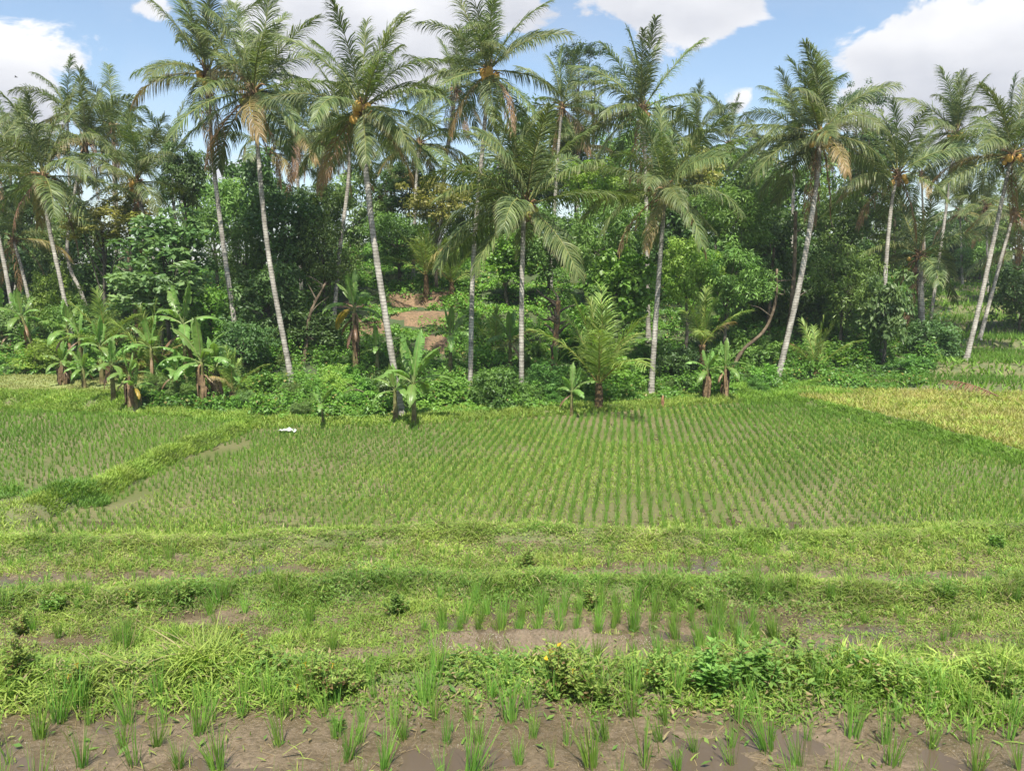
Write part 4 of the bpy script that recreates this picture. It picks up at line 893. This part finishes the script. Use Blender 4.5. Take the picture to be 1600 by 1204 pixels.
TREES = [
 ('dark bushy thicket tree filling the space left of the leaning pale trunk', 440, 350, 62, 40, 'dark', (1.1, 1, 1.1), 1), ('dark small-leaved tree between the slender brown trunk and the leaning pale one', 505, 400, 58, 41, 'fine', (1, 1, 1.3), 2),
 ('dense dark tree low in the thicket behind the pale leaning trunk', 420, 470, 62, 38, 'dark', (1.1, 1, 1.1), 3), ('olive-green tree with small leaves above the thicket', 500, 320, 52, 43, 'fine', (1.2, 1, .8), 4),
 ('grey-green bush in the shade under the left palms', 380, 400, 50, 41, 'fine', (1, 1, 1.3), 5), ('dark round-topped tree standing against the sky left of the tall palms', 287, 270, 42, 43, 'dark', (1, 1, 1.2), 6),
 ('tree of layered leaf rosettes between the left palm trunks', 265, 380, 62, 37, 'rosette', (1.2, 1, .8), 7), ('lower layered tree with glossy rosettes above the banana clump', 250, 450, 66, 36, 'rosette', (1.2, 1, .7), 8),
 ('yellow-leaved creeper tree with thin horizontal branches at the left', 160, 350, 60, 39, 'yellow', (1.2, 1, .6), 9), ('tree with pale yellow foliage beneath the spiky palm', 200, 320, 45, 43, 'yellow', (1.1, 1, .7), 10),
 ('yellow-green bush climbing between the leaning trunks at the left', 88, 470, 40, 40, 'light', (.8, 1, 1.4), 11), ('dark tree behind the far left bananas', 15, 440, 55, 48, 'dark', (1, 1, 1.3), 12),
 ('green bush behind the left banana row', 150, 520, 60, 40, 'fine', (1.2, 1, .8), 13), ('dark leafy bush hanging over the banana clump', 380, 540, 50, 35, 'dark', (1, 1, .9), 14),
 ('round bush with yellow-tipped leaves on top of the slope in the middle', 682, 315, 50, 47, 'yellow', (1.1, 1, .8), 15), ('dark green bush under the yellow-tipped one', 620, 370, 55, 48, 'fine', (1.1, 1, .9), 16),
 ('bright lime-green tree high behind the yellow-nut palm', 925, 285, 52, 44, 'light', (1.1, 1, .8), 17), ('light green creeper-covered tree to the right of the yellow-nut palm', 945, 370, 66, 41, 'feather', (1, 1, 1.1), 18),
 ('soft green leafy mass left of the right-of-middle trunk', 970, 440, 60, 38, 'vine', (1.1, 1, 1.1), 19), ('bright green shrub just right of the right-of-middle trunk', 1075, 420, 48, 39, 'light', (.9, 1, 1.3), 20),
 ('ferny green tree with drooping sprays above the banana pair', 1150, 340, 66, 42, 'feather', (1.1, 1, .9), 21), ('ferny green tree lower down above the banana pair', 1140, 430, 64, 40, 'feather', (1.1, 1, .9), 22),
 ('dark forest tree left of the full-crowned palm trunk', 1205, 400, 60, 45, 'dark', (1, 1, 1.4), 23), ('blue-green tree right of the full-crowned palm trunk', 1310, 360, 60, 46, 'fine', (1, 1, 1.2), 24),
 ('medium green ferny tree between the right palm trunks', 1320, 440, 54, 43, 'feather', (1, 1, 1.2), 25), ('breadfruit-like tree with big glossy leaves on the right', 1384, 480, 44, 40.5, 'rosette', (1, 1, 1.5), 26),
 ('dark shrub at the edge of the paddy beside the slanting trunk', 1455, 540, 48, 42, 'dark', (1, 1, .95), 27), ('shrub with pale glossy leaves at the corner of the dry field', 1425, 575, 32, 39.5, 'mango', (1.5, 1, .7), 28),
 ('dark tree closing the view at the right edge', 1605, 460, 52, 50, 'dark', (1, 1, 1.1), 29), ('mango bush with drooping glossy leaves at the field edge, left of the white trunk', 775, 612, 42, 31.3, 'mango', (1.15, 1, 1.0), 30),
 ('dark shrub right of the white central trunk base', 855, 600, 40, 33, 'mango', (1, 1, .9), 31), ('lime-yellow bush on the verge left of the leaning palm base', 524, 596, 28, 33.5, 'light', (1, 1, 1.2), 32),
 ('heart-leaved vine bush beside the base of the pale leaning trunk', 415, 612, 33, 33, 'vine', (1.1, 1, .8), 33), ('low mixed bush on the verge behind the banana sapling', 555, 628, 34, 31.5, 'vine', (1.3, 1, .8), 34),
 ('dense green bush between the orange-stemmed banana and the mango bush', 700, 625, 38, 31.5, 'vine', (1.3, 1, .8), 35), ('leafy bush behind the young fan palm', 960, 600, 40, 35, 'vine', (1.1, 1, 1), 36),
 ('shady dark bush between the straight trunk and the banana pair', 1065, 575, 45, 37, 'dark', (1, 1, 1), 37), ('green bush behind the right-hand banana pair', 1165, 560, 55, 41, 'feather', (1.2, 1, .8), 38),
 ('low dark bush behind the grassy corner', 1190, 590, 32, 41, 'dark', (1.2, 1, .7), 39), ('low green scrub behind the dry field', 1300, 560, 48, 42.5, 'vine', (1.4, 1, .7), 40),
 ('tall feathery tree rising above the palms against the blue sky', 905, 92, 50, 62, 'umbrella', (1.2, 1, .9), 41), ('feathery treetop just below and right of the tallest one', 930, 125, 38, 61, 'umbrella', (1.3, 1, .8), 42),
 ('dark feathery tree behind the full-crowned palm', 1350, 165, 44, 56, 'umbrella', (1, 1, 1.3), 43), ('dark tree below the feathery one on the right', 1355, 250, 50, 57, 'dark', (1, 1, 1.2), 44),
 ('yellow-green tree left of the ferny trees, under the blue-grey palm', 1090, 265, 44, 50, 'yellow', (1, 1, 1.1), 45), ('dark tree in the gap between the two tallest middle palms', 640, 290, 44, 54, 'dark', (1.1, 1, .9), 46),
 ('bushy green tree behind the mid-height palm crown', 860, 380, 58, 46, 'fine', (1.1, 1, 1), 47), ('pale leafy shrub on the upper slope left of the brown dead trunk', 800, 400, 42, 46, 'vine', (1.1, 1, .8), 48),
 ('dark trees\' understorey bush at the foot of the slender brown trunk', 490, 520, 52, 38, 'dark', (1.1, 1, .9), 49), ('shrub in front of the dark thicket, left of the yellow bush', 470, 610, 26, 33.5, 'fine', (1.2, 1, .8), 50),
 ('far green tree above the terraces', 1530, 400, 45, 75, 'fine', (1.5, 1, .8), 51), ('far dark tree above the terraces on the left', 1460, 395, 45, 80, 'dark', (1.5, 1, .9), 52),
 ('yellow-green bush low behind the left lawn', 70, 555, 34, 37, 'light', (1.4, 1, .7), 60), ('pale green bush between the left bananas and the lawn', 140, 575, 30, 35.5, 'vine', (1.4, 1, .7), 61),
 ('tangled yellowing bush behind the bright upright banana leaf', 215, 575, 36, 36, 'yellow', (1.2, 1, .8), 62), ('leafy bush closing the gap above the left bananas', 30, 510, 44, 41, 'fine', (1.2, 1, .9), 63),
 ('rounded green bush under the two leaning trunks', 120, 500, 46, 40, 'feather', (1.2, 1, .8), 64), ('green bush at the foot of the layered trees', 300, 560, 36, 35, 'vine', (1.3, 1, .8), 65),
 ('leafy creeper mass at the left edge of the dark thicket', 330, 500, 40, 38, 'vine', (1, 1, 1.1), 53), ('green shrub on the slope right of the brown dead trunk', 905, 520, 40, 38, 'vine', (1.1, 1, 1), 54),
]
for (lb, px, py, r, d, kd, asp, s) in TREES:
    bush = ' bush' in lb or 'shrub' in lb or 'scrub' in lb
    tree(lb, px, py, r, d, kd, asp, s, name='bush' if bush else 'tree', cat='bush' if bush else 'tree')
rngv = np.random.default_rng(123)
def shrub_row():
    n_ = 0
    for i in range(150):
        px = rngv.uniform(-20, 1215); X0 = (px - 800) / F * 31; yb = yfar(X0) + rngv.uniform(1.4, 6.5) * (1 if i % 3 else 1.6)
        X = (px - 800) / F * (yb + .6); z = Hs(X, yb); rr = rngv.uniform(.28, .62) * (1.25 if i % 3 == 0 else 1)
        if X < -14.5 and yb < yfar(X) + 6.5 + .15 * (X + 18): continue
        u, v, d = proj(np.array([X, yb, z + rr * .5])); kd = ['vine', 'light', 'mango', 'fine', 'vine', 'rosette', 'feather'][int(rngv.integers(7))]
        if d < 5 or 560 < u < 720 and v < 560: continue
        near = d < 34.5
        tree('low green shrub in the tangle along the foot of the grove' if near else 'leafy shrub half buried in the green slope under the palms', float(u), float(v), rr * F / d, float(d), kd, (1.0, 1, .9), 300 + i,
             group='shrubs at the foot of the grove' if near else 'shrubs on the slope under the palms', name='shrub', cat='shrub', tr=.03)
shrub_row()
rngf = np.random.default_rng(77)
for i, (px, py, r, d) in enumerate([(40, 330, 60, 56), (110, 400, 60, 52), (190, 430, 60, 50), (330, 330, 55, 54), (390, 300, 50, 57), (560, 330, 55, 56), (470, 430, 60, 50), (740, 330, 60, 58), (820, 300, 60, 60), (980, 330, 60, 56), (1040, 380, 60, 52), (1120, 300, 60, 58), (1200, 300, 55, 60),
                               (1250, 330, 60, 58), (1290, 430, 60, 52), (1380, 360, 50, 60), (1500, 380, 50, 84), (1580, 370, 60, 80), (1260, 500, 60, 48), (1000, 250, 60, 60), (860, 240, 60, 62), (230, 520, 60, 44), (60, 520, 50, 50), (1180, 480, 50, 48), (20, 400, 60, 58), (1440, 440, 40, 62)]):
    tree('dim broadleaf tree deep in the grove behind the nearer crowns', px, py, r * 1.1, d, ['dark', 'fine', 'dark', 'feather'][i % 4], (1.2, 1, 1.15), 100 + i, group='broadleaf trees deep in the grove')

# ------------------------------------------------------------------ undergrowth: leafy cover of the slope and the foot of the grove
def undergrowth():
    rng = np.random.default_rng(9); nC = 17000
    x = rng.uniform(-34, 30, nC); y = yfar(x) + 1.2 + rng.uniform(0, 1, nC) ** 1.5 * 50; z, rg = terrain(x, y)
    u, v, d = proj(np.stack([x, y, z], -1))
    k = ((rg == 3)) & (u > -60) & (u < 1640)
    # leave the bare red earth open
    for (px, py, rx, ry) in ((660, 497, 56, 11), (540, 480, 40, 12), (575, 520, 38, 14), (680, 530, 30, 14), (650, 478, 55, 6)): k &= ~(((u - px) / rx) ** 2 + ((v - py) / (ry + 1)) ** 2 + 1.2 * (vnoise(x * 2.5, y * 2.5, 19) - .5) < .8)
    x, y, z, u, v = x[k], y[k], z[k], u[k], v[k]; n = len(x)
    hgt = rng.uniform(.10, .42, n) * (.25 + 2.2 * sstep(.4, .75, vnoise(x * .9, y * .9, 5))) * np.interp(y - yfar(x), [1, 4, 20], [.6, 1.1, 1.4]); nl = 62
    open_ = (u > 560) & (u < 780) & (v < 560); hgt = np.where(open_, hgt * .55, hgt)
    kk = np.repeat(np.arange(n), nl); m = len(kk); dd = nrm(rng.normal(0, 1, (m, 3)) + np.array([0, -.2, .8])); r = (.32 * rng.uniform(.7, 1.3, n) * np.interp(y, [30, 50, 85], [1, 1.3, 2.6]))[kk]
    P = np.stack([x, y, z + hgt * .4], -1)[kk] + dd * np.stack([r, r, hgt[kk]], -1) * rng.uniform(.5, 1, (m, 1))
    nv = nrm(dd + rng.normal(0, .5, (m, 3)) + np.array([0, 0, .6])); up = rng.normal(0, 1, (m, 3)); up = nrm(up - (up * nv).sum(1, keepdims=True) * nv)
    ln = rng.uniform(.07, .17, m) * np.interp(y[kk], [30, 50, 85], [1, 1.25, 2.4]); V, T = leaf_quads(P, nv, up, ln, ln * rng.uniform(.35, .75, m), rng)
    mid_bright = np.exp(-((u - 800) / 260) ** 2)[kk]; hue = fbm(x * .35, y * .35, 33, 3)[kk]  # leaf colour turns brighter green towards the middle of the slope
    c = blend(np.array([.06, .15, .025]), np.array([.17, .35, .05]), np.clip(hue * .8 + mid_bright * .35 + rng.normal(0, .15, m), 0, 1))
    yl = rng.random(m) < .04; c[yl] = np.array([.30, .27, .08])
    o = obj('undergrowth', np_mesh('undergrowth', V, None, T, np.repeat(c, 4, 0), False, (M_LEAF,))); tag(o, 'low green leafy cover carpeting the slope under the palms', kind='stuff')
undergrowth()

# ------------------------------------------------------------------ foreground weeds with yellow flowers
def weed_mesh(seed, h=.5, n_st=9, col1=(.06, .14, .03), col2=(.18, .28, .07), ln=.075, wd=.022, spread=.45, red=.25):
    rng = np.random.default_rng(seed); mb = MB(); tips = []
    for s in range(n_st):
        a = rng.uniform(0, 6.28); le = rng.uniform(.05, spread); H_ = h * rng.uniform(.55, 1.1); p = np.array([rng.normal(0, .03), rng.normal(0, .03), -.02]); d = np.array([math.cos(a) * math.sin(le), math.sin(a) * math.sin(le), math.cos(le)])
        S = np.array([p, p + d * H_ * .5, p + d * H_ * .8 + np.array([0, 0, .03]), p + d * H_ + np.array([0, 0, .08])]); S = spline(S, 9)
        tube(mb, S, np.linspace(.005, .0015, 9), 4, np.array([.20, .12, .05]) if rng.random() < red * 2 else np.array([.14, .20, .05])); tips.append(S[-1])
        n = 46; t = rng.uniform(.12, 1, n); i = np.clip((t * 8).astype(int), 0, 7); f = (t * 8 - i)[:, None]; B = S[i] * (1 - f) + S[i + 1] * f
        az = rng.uniform(0, 6.28, n); up = nrm(np.stack([np.cos(az), np.sin(az), rng.uniform(-.1, .9, n)], -1)); nv = nrm(np.stack([-.4 * np.cos(az), -.4 * np.sin(az), np.ones(n)], -1) + rng.normal(0, .3, (n, 3))); nv = nrm(nv - (nv * up).sum(1, keepdims=True) * up)
        L_ = ln * rng.uniform(.5, 1.3, n) * np.interp(t, [0, .5, 1], [1.1, 1, .55]); V, T = leaf_quads(B, nv, up, L_, wd * L_ / ln, rng)
        c = blend(col1, col2, np.clip(t * .7 + rng.uniform(0, .4, n), 0, 1)); rd = rng.random(n) < red * .5; c[rd] = np.array([.22, .16, .07]); mb.add(V, None, T, np.repeat(c, 4, 0))
    return mb.mesh('foliage', (M_GRASS,)), tips
def flower_mesh():
    mb = MB()
    for k in range(4):
        a = k * math.pi / 2; d = np.array([math.cos(a), math.sin(a), .25]); s = np.array([-math.sin(a), math.cos(a), 0]) * .010
        mb.add(np.array([[0, 0, 0], d * .012 - s, d * .022, d * .012 + s]), [(0, 1, 2, 3)], None, (.85, .55, .02))
    tube(mb, np.array([[0, 0, -.03], [0, 0, 0], [0, 0, .006]]), [.0015, .003, .004], 5, (.6, .45, .05)); return mb.mesh('flower', (M_PETAL,))
FLW = flower_mesh()
WD = [weed_mesh(i, [.28, .40, .34, .32][i % 4], [10, 14, 11, 16][i % 4], spread=.95, ln=.07, wd=.026, col1=(.12, .25, .045), col2=(.30, .42, .10)) for i in range(6)]
WB = [weed_mesh(30 + i, .3, 12, (.11, .24, .05), (.20, .36, .08), .085, .035, .9, .05) for i in range(3)]
def weed(label, px, py, s, seed, flowers, broad=False, z=None):
    p = ground_hit(px, py); me, tips = (WB if broad else WD)[seed % (3 if broad else 6)]
    r = thing('weed_plant', label, 'weed', p, 'leafy weeds on the banks between the strips'); s = s * (.75 if py > 1030 else .7); obj('foliage', me, r, (0, 0, 0), (0, 0, seed), s)
    for k in range(flowers):
        t = tips[k % len(tips)]; c, s_ = math.cos(seed), math.sin(seed); q = np.array([t[0] * c - t[1] * s_, t[0] * s_ + t[1] * c, t[2] + .01]) * s; obj('flower', FLW, r, q, (-.6, .2, k), 0.95)
WEEDS = [('tall reddish weed with two yellow flowers, nearest on the left bank', 120, 1085, 1.0, 0, 2), ('bushy dark weed with a yellow flower left of the middle of the near bank', 500, 1090, 1.05, 1, 2), ('dark leafy weed beside the tall grass tuft on the near bank', 545, 1085, .95, 2, 1),
         ('tall spindly weed with several yellow flowers in front of the bare mound', 870, 1085, 1.2, 3, 4), ('leafy weed with one low yellow flower right of the spindly one', 925, 1095, 1.0, 4, 2), ('weed with yellow flowers left of the bright clump on the near bank', 1030, 1080, .9, 5, 2),
         ('dark reddish weed on the right part of the near bank', 1395, 1085, 1.05, 6, 0), ('broad-leaved weed mound on the near bank right of the mound', 1110, 1080, 1.3, 7, 0), ('broad-leaved weed spreading at the right of the near bank', 1180, 1075, 1.2, 8, 0),
         ('weed with small yellow flower behind the near bank on the left', 365, 1010, 1.0, 9, 2), ('leafy weed tangled with its neighbours behind the near left bank', 410, 1040, 1.0, 10, 1), ('green weed on the middle bank above the left strip', 290, 945, 1.1, 11, 0),
         ('dark weed on the middle bank, third from the left', 205, 945, 1.1, 12, 2), ('dark bushy weed on the bank right above the tall rice tufts', 920, 950, 1.25, 13, 0), ('reddish weed on the bank above the right end of the tall rice', 1095, 950, 1.15, 14, 1),
         ('dark weed standing alone in the far grassy strip near the middle', 822, 885, 1.2, 15, 0), ('broad-leaved weed on the bank left of the tall rice', 620, 960, 1.3, 16, 0), ('broad-leaved weed trailing into the mud at the bottom', 530, 1140, .4, 17, 0),
         ('broad-leaved weed clump over the left strip', 90, 960, 1.3, 18, 0), ('weed beside the muddy patch at the left edge', 40, 990, 1.2, 19, 0), ('dark tuft of broad leaves in the far strip at the right', 1555, 858, 1.2, 20, 0), ('leafy weed on the near bank at the left edge', 20, 1060, 1.1, 21, 0),
         ('green weed at the right edge of the near bank', 1560, 1085, 1.1, 22, 0), ('broad-leaved weed on the middle bank at the far right', 1480, 940, 1.2, 24, 0), ('leafy weed right of the pale mud mound', 1240, 1010, 1.0, 25, 0)]
for (lb, px, py, s, sd, fl) in WEEDS: weed(lb, px, py, s, sd, fl, 'road-leaved' in lb or 'broad leaves' in lb)
# tall blue-green grass tufts
TT = [tuft_mesh(400 + i, .5, 60, .035, .007, .2) for i in range(3)]
for (lb, px, py, s) in [('tall dark grass tuft on the near bank left of the middle', 478, 1080, .75), ('tall dark grass tuft on the near bank in the middle', 668, 1095, .8), ('pale grass tuft behind the near bank on the left', 185, 1010, 1.1), ('dark spiky tuft alone behind the middle bank', 352, 935, .9), ('dark spiky tuft in the far grass on the left', 155, 880, .9),
                       ('dark spiky tuft in the far grass right of the first', 265, 875, .9), ('tall grass tuft at the left edge behind the strip', 1125, 960, 1.1), ('thin dark tuft in the far grass right of the middle', 1102, 850, .9)]:
    tag(obj('grass_tuft', TT[int(px) % 3], None, ground_hit(px, py), (0, 0, px), s), lb.replace('tall grass tuft at the left edge behind the strip', 'tall grass tuft among the tall rice on the right'), 'grass tuft', 'tall grass tufts on the banks')

# creeping weed leaves over the near bank and edge litter in the mud
def creep():
    rng = np.random.default_rng(21); n = 190000; x = rng.uniform(-7.5, 7.5, n); y = rng.uniform(4.0, 11.5, n); z, rg = terrain(x, y); yw = ywob(x, y)
    n1 = fbm(x * 1.3, y * 1.3, 66, 3); dn = np.exp(-((yw - 5.4) / .34) ** 2) * sstep(.30, .55, n1) * .9 + .8 * np.exp(-((yw - 10.8) / .5) ** 2) * sstep(.45, .62, n1) + .01 + .05 * np.exp(-((yw - 4.95) / .25) ** 2)
    k = (rng.random(n) < dn) & in_view(x, y, z); x, y, z, yw, n1 = x[k], y[k], z[k], yw[k], n1[k]; m = len(x)
    hz = rng.uniform(.01, .22, m) * np.where(yw > 5.12, (.25 + 1.5 * (n1 - .3)) * (1 - .5 * np.exp(-((x - .2) / 1.0) ** 2)), .12); P = np.stack([x, y, z + hz], -1); az = rng.uniform(0, 6.28, m)
    up = nrm(np.stack([np.cos(az), np.sin(az), rng.uniform(-.2, .8, m)], -1)); nv = np.array([0, 0, 1.]) + rng.normal(0, .35, (m, 3)); nv = nrm(nv - (nv * up).sum(1, keepdims=True) * up)
    ln = rng.uniform(.035, .085, m); V, T = leaf_quads(P, nv, up, ln, ln * rng.uniform(.2, .4, m), rng); c = blend(np.array([.09, .20, .04]), np.array([.20, .32, .07]), rng.random(m)); st = rng.random(m) < .08; c[st] = np.array([.33, .27, .13])
    tag(obj('creeping_weeds', np_mesh('creeping_weeds', V, None, T, np.repeat(c, 4, 0), False, (M_GRASS,))), 'light green creeping leaves matted over the near bank', kind='stuff')
    # dead straw lying on the mud
    n = 2600; x = rng.uniform(-5, 5, n); y = np.concatenate([rng.uniform(3.9, 5.2, n // 2), rng.uniform(7.6, 10.6, n - n // 2)]); z, rg = terrain(x, y); m = n; P = np.stack([x, y, z + .004], -1)
    o = to_obj('straw_litter', [blades(P, rng.uniform(.04, .16, m), rng.uniform(.002, .005, m), rng.uniform(0, 6.28, m), np.full(m, 1.5), rng.uniform(-.05, .12, m), blend(np.array([.22, .15, .08]), np.array([.42, .34, .18]), rng.random(m)), rng, 3)], M_GRASS, 'stuff'); o['label'] = 'bits of dead straw lying on the mud'
creep()

# ------------------------------------------------------------------ single things
g = ground_hit(1560, 624)
fd = frond_mesh(1701, R(12), R(30), 'dry', n=50, L=2.2, lw=.04, name='fallen_frond')
o = obj('fallen_palm_frond', fd, None, g + np.array([0, 0, .12]), (R(20), R(-16), R(160)), 1.0); tag(o, 'dead brown palm frond lying on the yellow field at the right', 'palm frond')
# bare leaning branch and its tree
def bare_tree(label, pts, d, r0, r1, name='bare_tree', group=None, twigs=6, seed=1, mat=None):
    rng = np.random.default_rng(seed); P = np.array([pt(x, y, dd) for (x, y, dd) in pts]); P[0][2] = Hs(P[0][0], P[0][1]) - .05; base = P[0].copy(); root = thing(name, label, 'tree', base, group)
    S = spline(P - base, 22); mb = MB(); tube(mb, S, np.linspace(r0, r1, 22) * (1 + .08 * rng.normal(0, 1, 22)), 9, (1.15, 1, .85)); obj('trunk', mb.mesh('trunk', (mat or M_BARK,), True), root)
    for k in range(twigs):
        s0 = S[int(rng.integers(8, 21))]; a = rng.uniform(0, 6.28); e = s0 + np.array([math.cos(a), math.sin(a) * .4, rng.uniform(-.2, 1)]) * rng.uniform(.5, 1.2); mb = MB(); tube(mb, spline(np.array([s0, (s0 + e) / 2 + rng.normal(0, .08, 3), e]), 8), np.linspace(r1 * .8, .008, 8), 5, (1, .95, .85)); obj('branch', mb.mesh('branch', (M_BARK,), True), root)
    return root
bare_tree('brown trunk leaning right and then turning up, behind the banana pair', [(1140, 600, 39), (1160, 548, 39), (1195, 515, 39), (1212, 470, 39), (1214, 420, 39)], 39, .10, .05, seed=2, twigs=3)
bare_tree('reddish shaggy dead stump with tangled dry leaves, right of the white trunk', [(865, 600, 36), (866, 560, 36), (870, 510, 36), (872, 470, 36)], 36, .17, .12, name='dead_trunk', seed=3, twigs=22, mat=M_FIBRE)
bare_tree('thin forked grey trunk in the shade of the dark thicket', [(475, 590, 37), (478, 540, 37), (485, 490, 37), (510, 440, 37)], 37, .11, .05, seed=4)
bare_tree('thin grey trunk beside the full-crowned palm base', [(1218, 590, 40), (1228, 540, 40), (1240, 440, 40), (1243, 330, 40)], 40, .13, .09, seed=5, twigs=2)
bare_tree('thin straight trunk in shade left of the full-crowned palm', [(1200, 570, 44), (1202, 480, 44), (1210, 380, 44)], 44, .10, .07, seed=6, twigs=3)
bare_tree('grey trunk among the left rosette trees', [(218, 540, 37), (212, 490, 37), (205, 430, 37), (198, 390, 37)], 37, .10, .06, seed=7, twigs=5)
bare_tree('crooked dry branch arching over the verge shrubs', [(525, 622, 31.5), (545, 610, 31.5), (568, 612, 31.3), (578, 628, 31)], 31, .025, .012, name='dry_branch', seed=8, twigs=2)
for i, (px, yb, yt, d) in enumerate([(1345, 520, 300, 56), (1325, 500, 290, 60), (1395, 500, 340, 58), (1440, 480, 330, 64), (1560, 440, 330, 80), (1100, 460, 330, 52), (380, 300, 230, 60), (445, 560, 430, 42)]):
    bare_tree('slim straight trunk seen in the shade between the crowns', [(px, yb, d), (px + 2, (yb + yt) / 2, d), (px + 3, yt, d)], d, .13, .09, group='slim trunks in the shade', seed=20 + i, twigs=1)
# brown stump at verge
mb = MB(); tube(mb, np.array([[0, 0, -.05], [.01, 0, .15], [0, .01, .32], [.02, 0, .42]]), [.08, .07, .05, .03], 7, (1.6, 1.2, 1)); tag(obj('stump', mb.mesh('stump', (M_FIBRE,), True), None, ground_hit(1035, 634)), 'small brown stump on the grassy verge right of the straight pale trunk', 'stump')
# white scrap on the far corner of the field
mb = MB(); rg_ = np.random.default_rng(3); xs, ys = np.meshgrid(np.linspace(-.28, .28, 8), np.linspace(-.2, .2, 6)); zz = .05 + .05 * np.abs(rg_.normal(0, .5, xs.shape)) + .06 * np.cos(xs * 6)
V = np.stack([xs, ys, zz], -1).reshape(-1, 3); q = [(j * 8 + i, j * 8 + i + 1, (j + 1) * 8 + i + 1, (j + 1) * 8 + i) for j in range(5) for i in range(7)]; mb.add(V, q)
me = mb.mesh('plastic_sheet', (plain('white_plastic', (.8, .8, .78), .35),), True)
tag(obj('plastic_sheet', me, None, ground_hit(449, 676)), 'crumpled white plastic scrap in the far left corner of the large field', 'litter')
# bird
mb = MB(); tube(mb, np.array([[-.16, 0, 0], [-.05, 0, .02], [.08, 0, .02], [.16, 0, .0]]), [.005, .035, .03, .006], 6, (.1, .1, .1))
for s in (-1, 1): mb.add(np.array([[.04, 0, .03], [-.05, 0, .03], [-.06, .18 * s, .10], [.03, .16 * s, .11], [-.05, .34 * s, .04]]), [(0, 1, 2, 3)], [(3, 2, 4)], (.1, .1, .1))
tag(obj('bird', mb.mesh('bird', (plain('dark_feathers', (.04, .035, .03)),), True), None, pt(25, 121, 70), (0, 0, .3)), 'tiny dark bird gliding in front of the cloud at the far left', 'bird')

# ------------------------------------------------------------------ thin tropical haze round the whole scene
def haze():
    m, t, L = mat_new('haze_air'); out = N(t, 'ShaderNodeOutputMaterial'); v = N(t, 'ShaderNodeVolumePrincipled')
    v.inputs['Color'].default_value = (.86, .92, 1, 1); v.inputs['Density'].default_value = HAZE; v.inputs['Anisotropy'].default_value = .2; L(v.outputs[0], out.inputs['Volume'])
    x0, x1, y0, y1, z0, z1 = -3200, 3200, -60, 1100, -3, 42
    V = [(x, y, z) for z in (z0, z1) for y in (y0, y1) for x in (x0, x1)]
    Q = [(0, 2, 3, 1), (4, 5, 7, 6), (0, 1, 5, 4), (2, 6, 7, 3), (0, 4, 6, 2), (1, 3, 7, 5)]
    tag(obj('haze', np_mesh('haze', V, Q, None, None, False, (m,))), kind='stuff')
HAZE = .0005
haze()
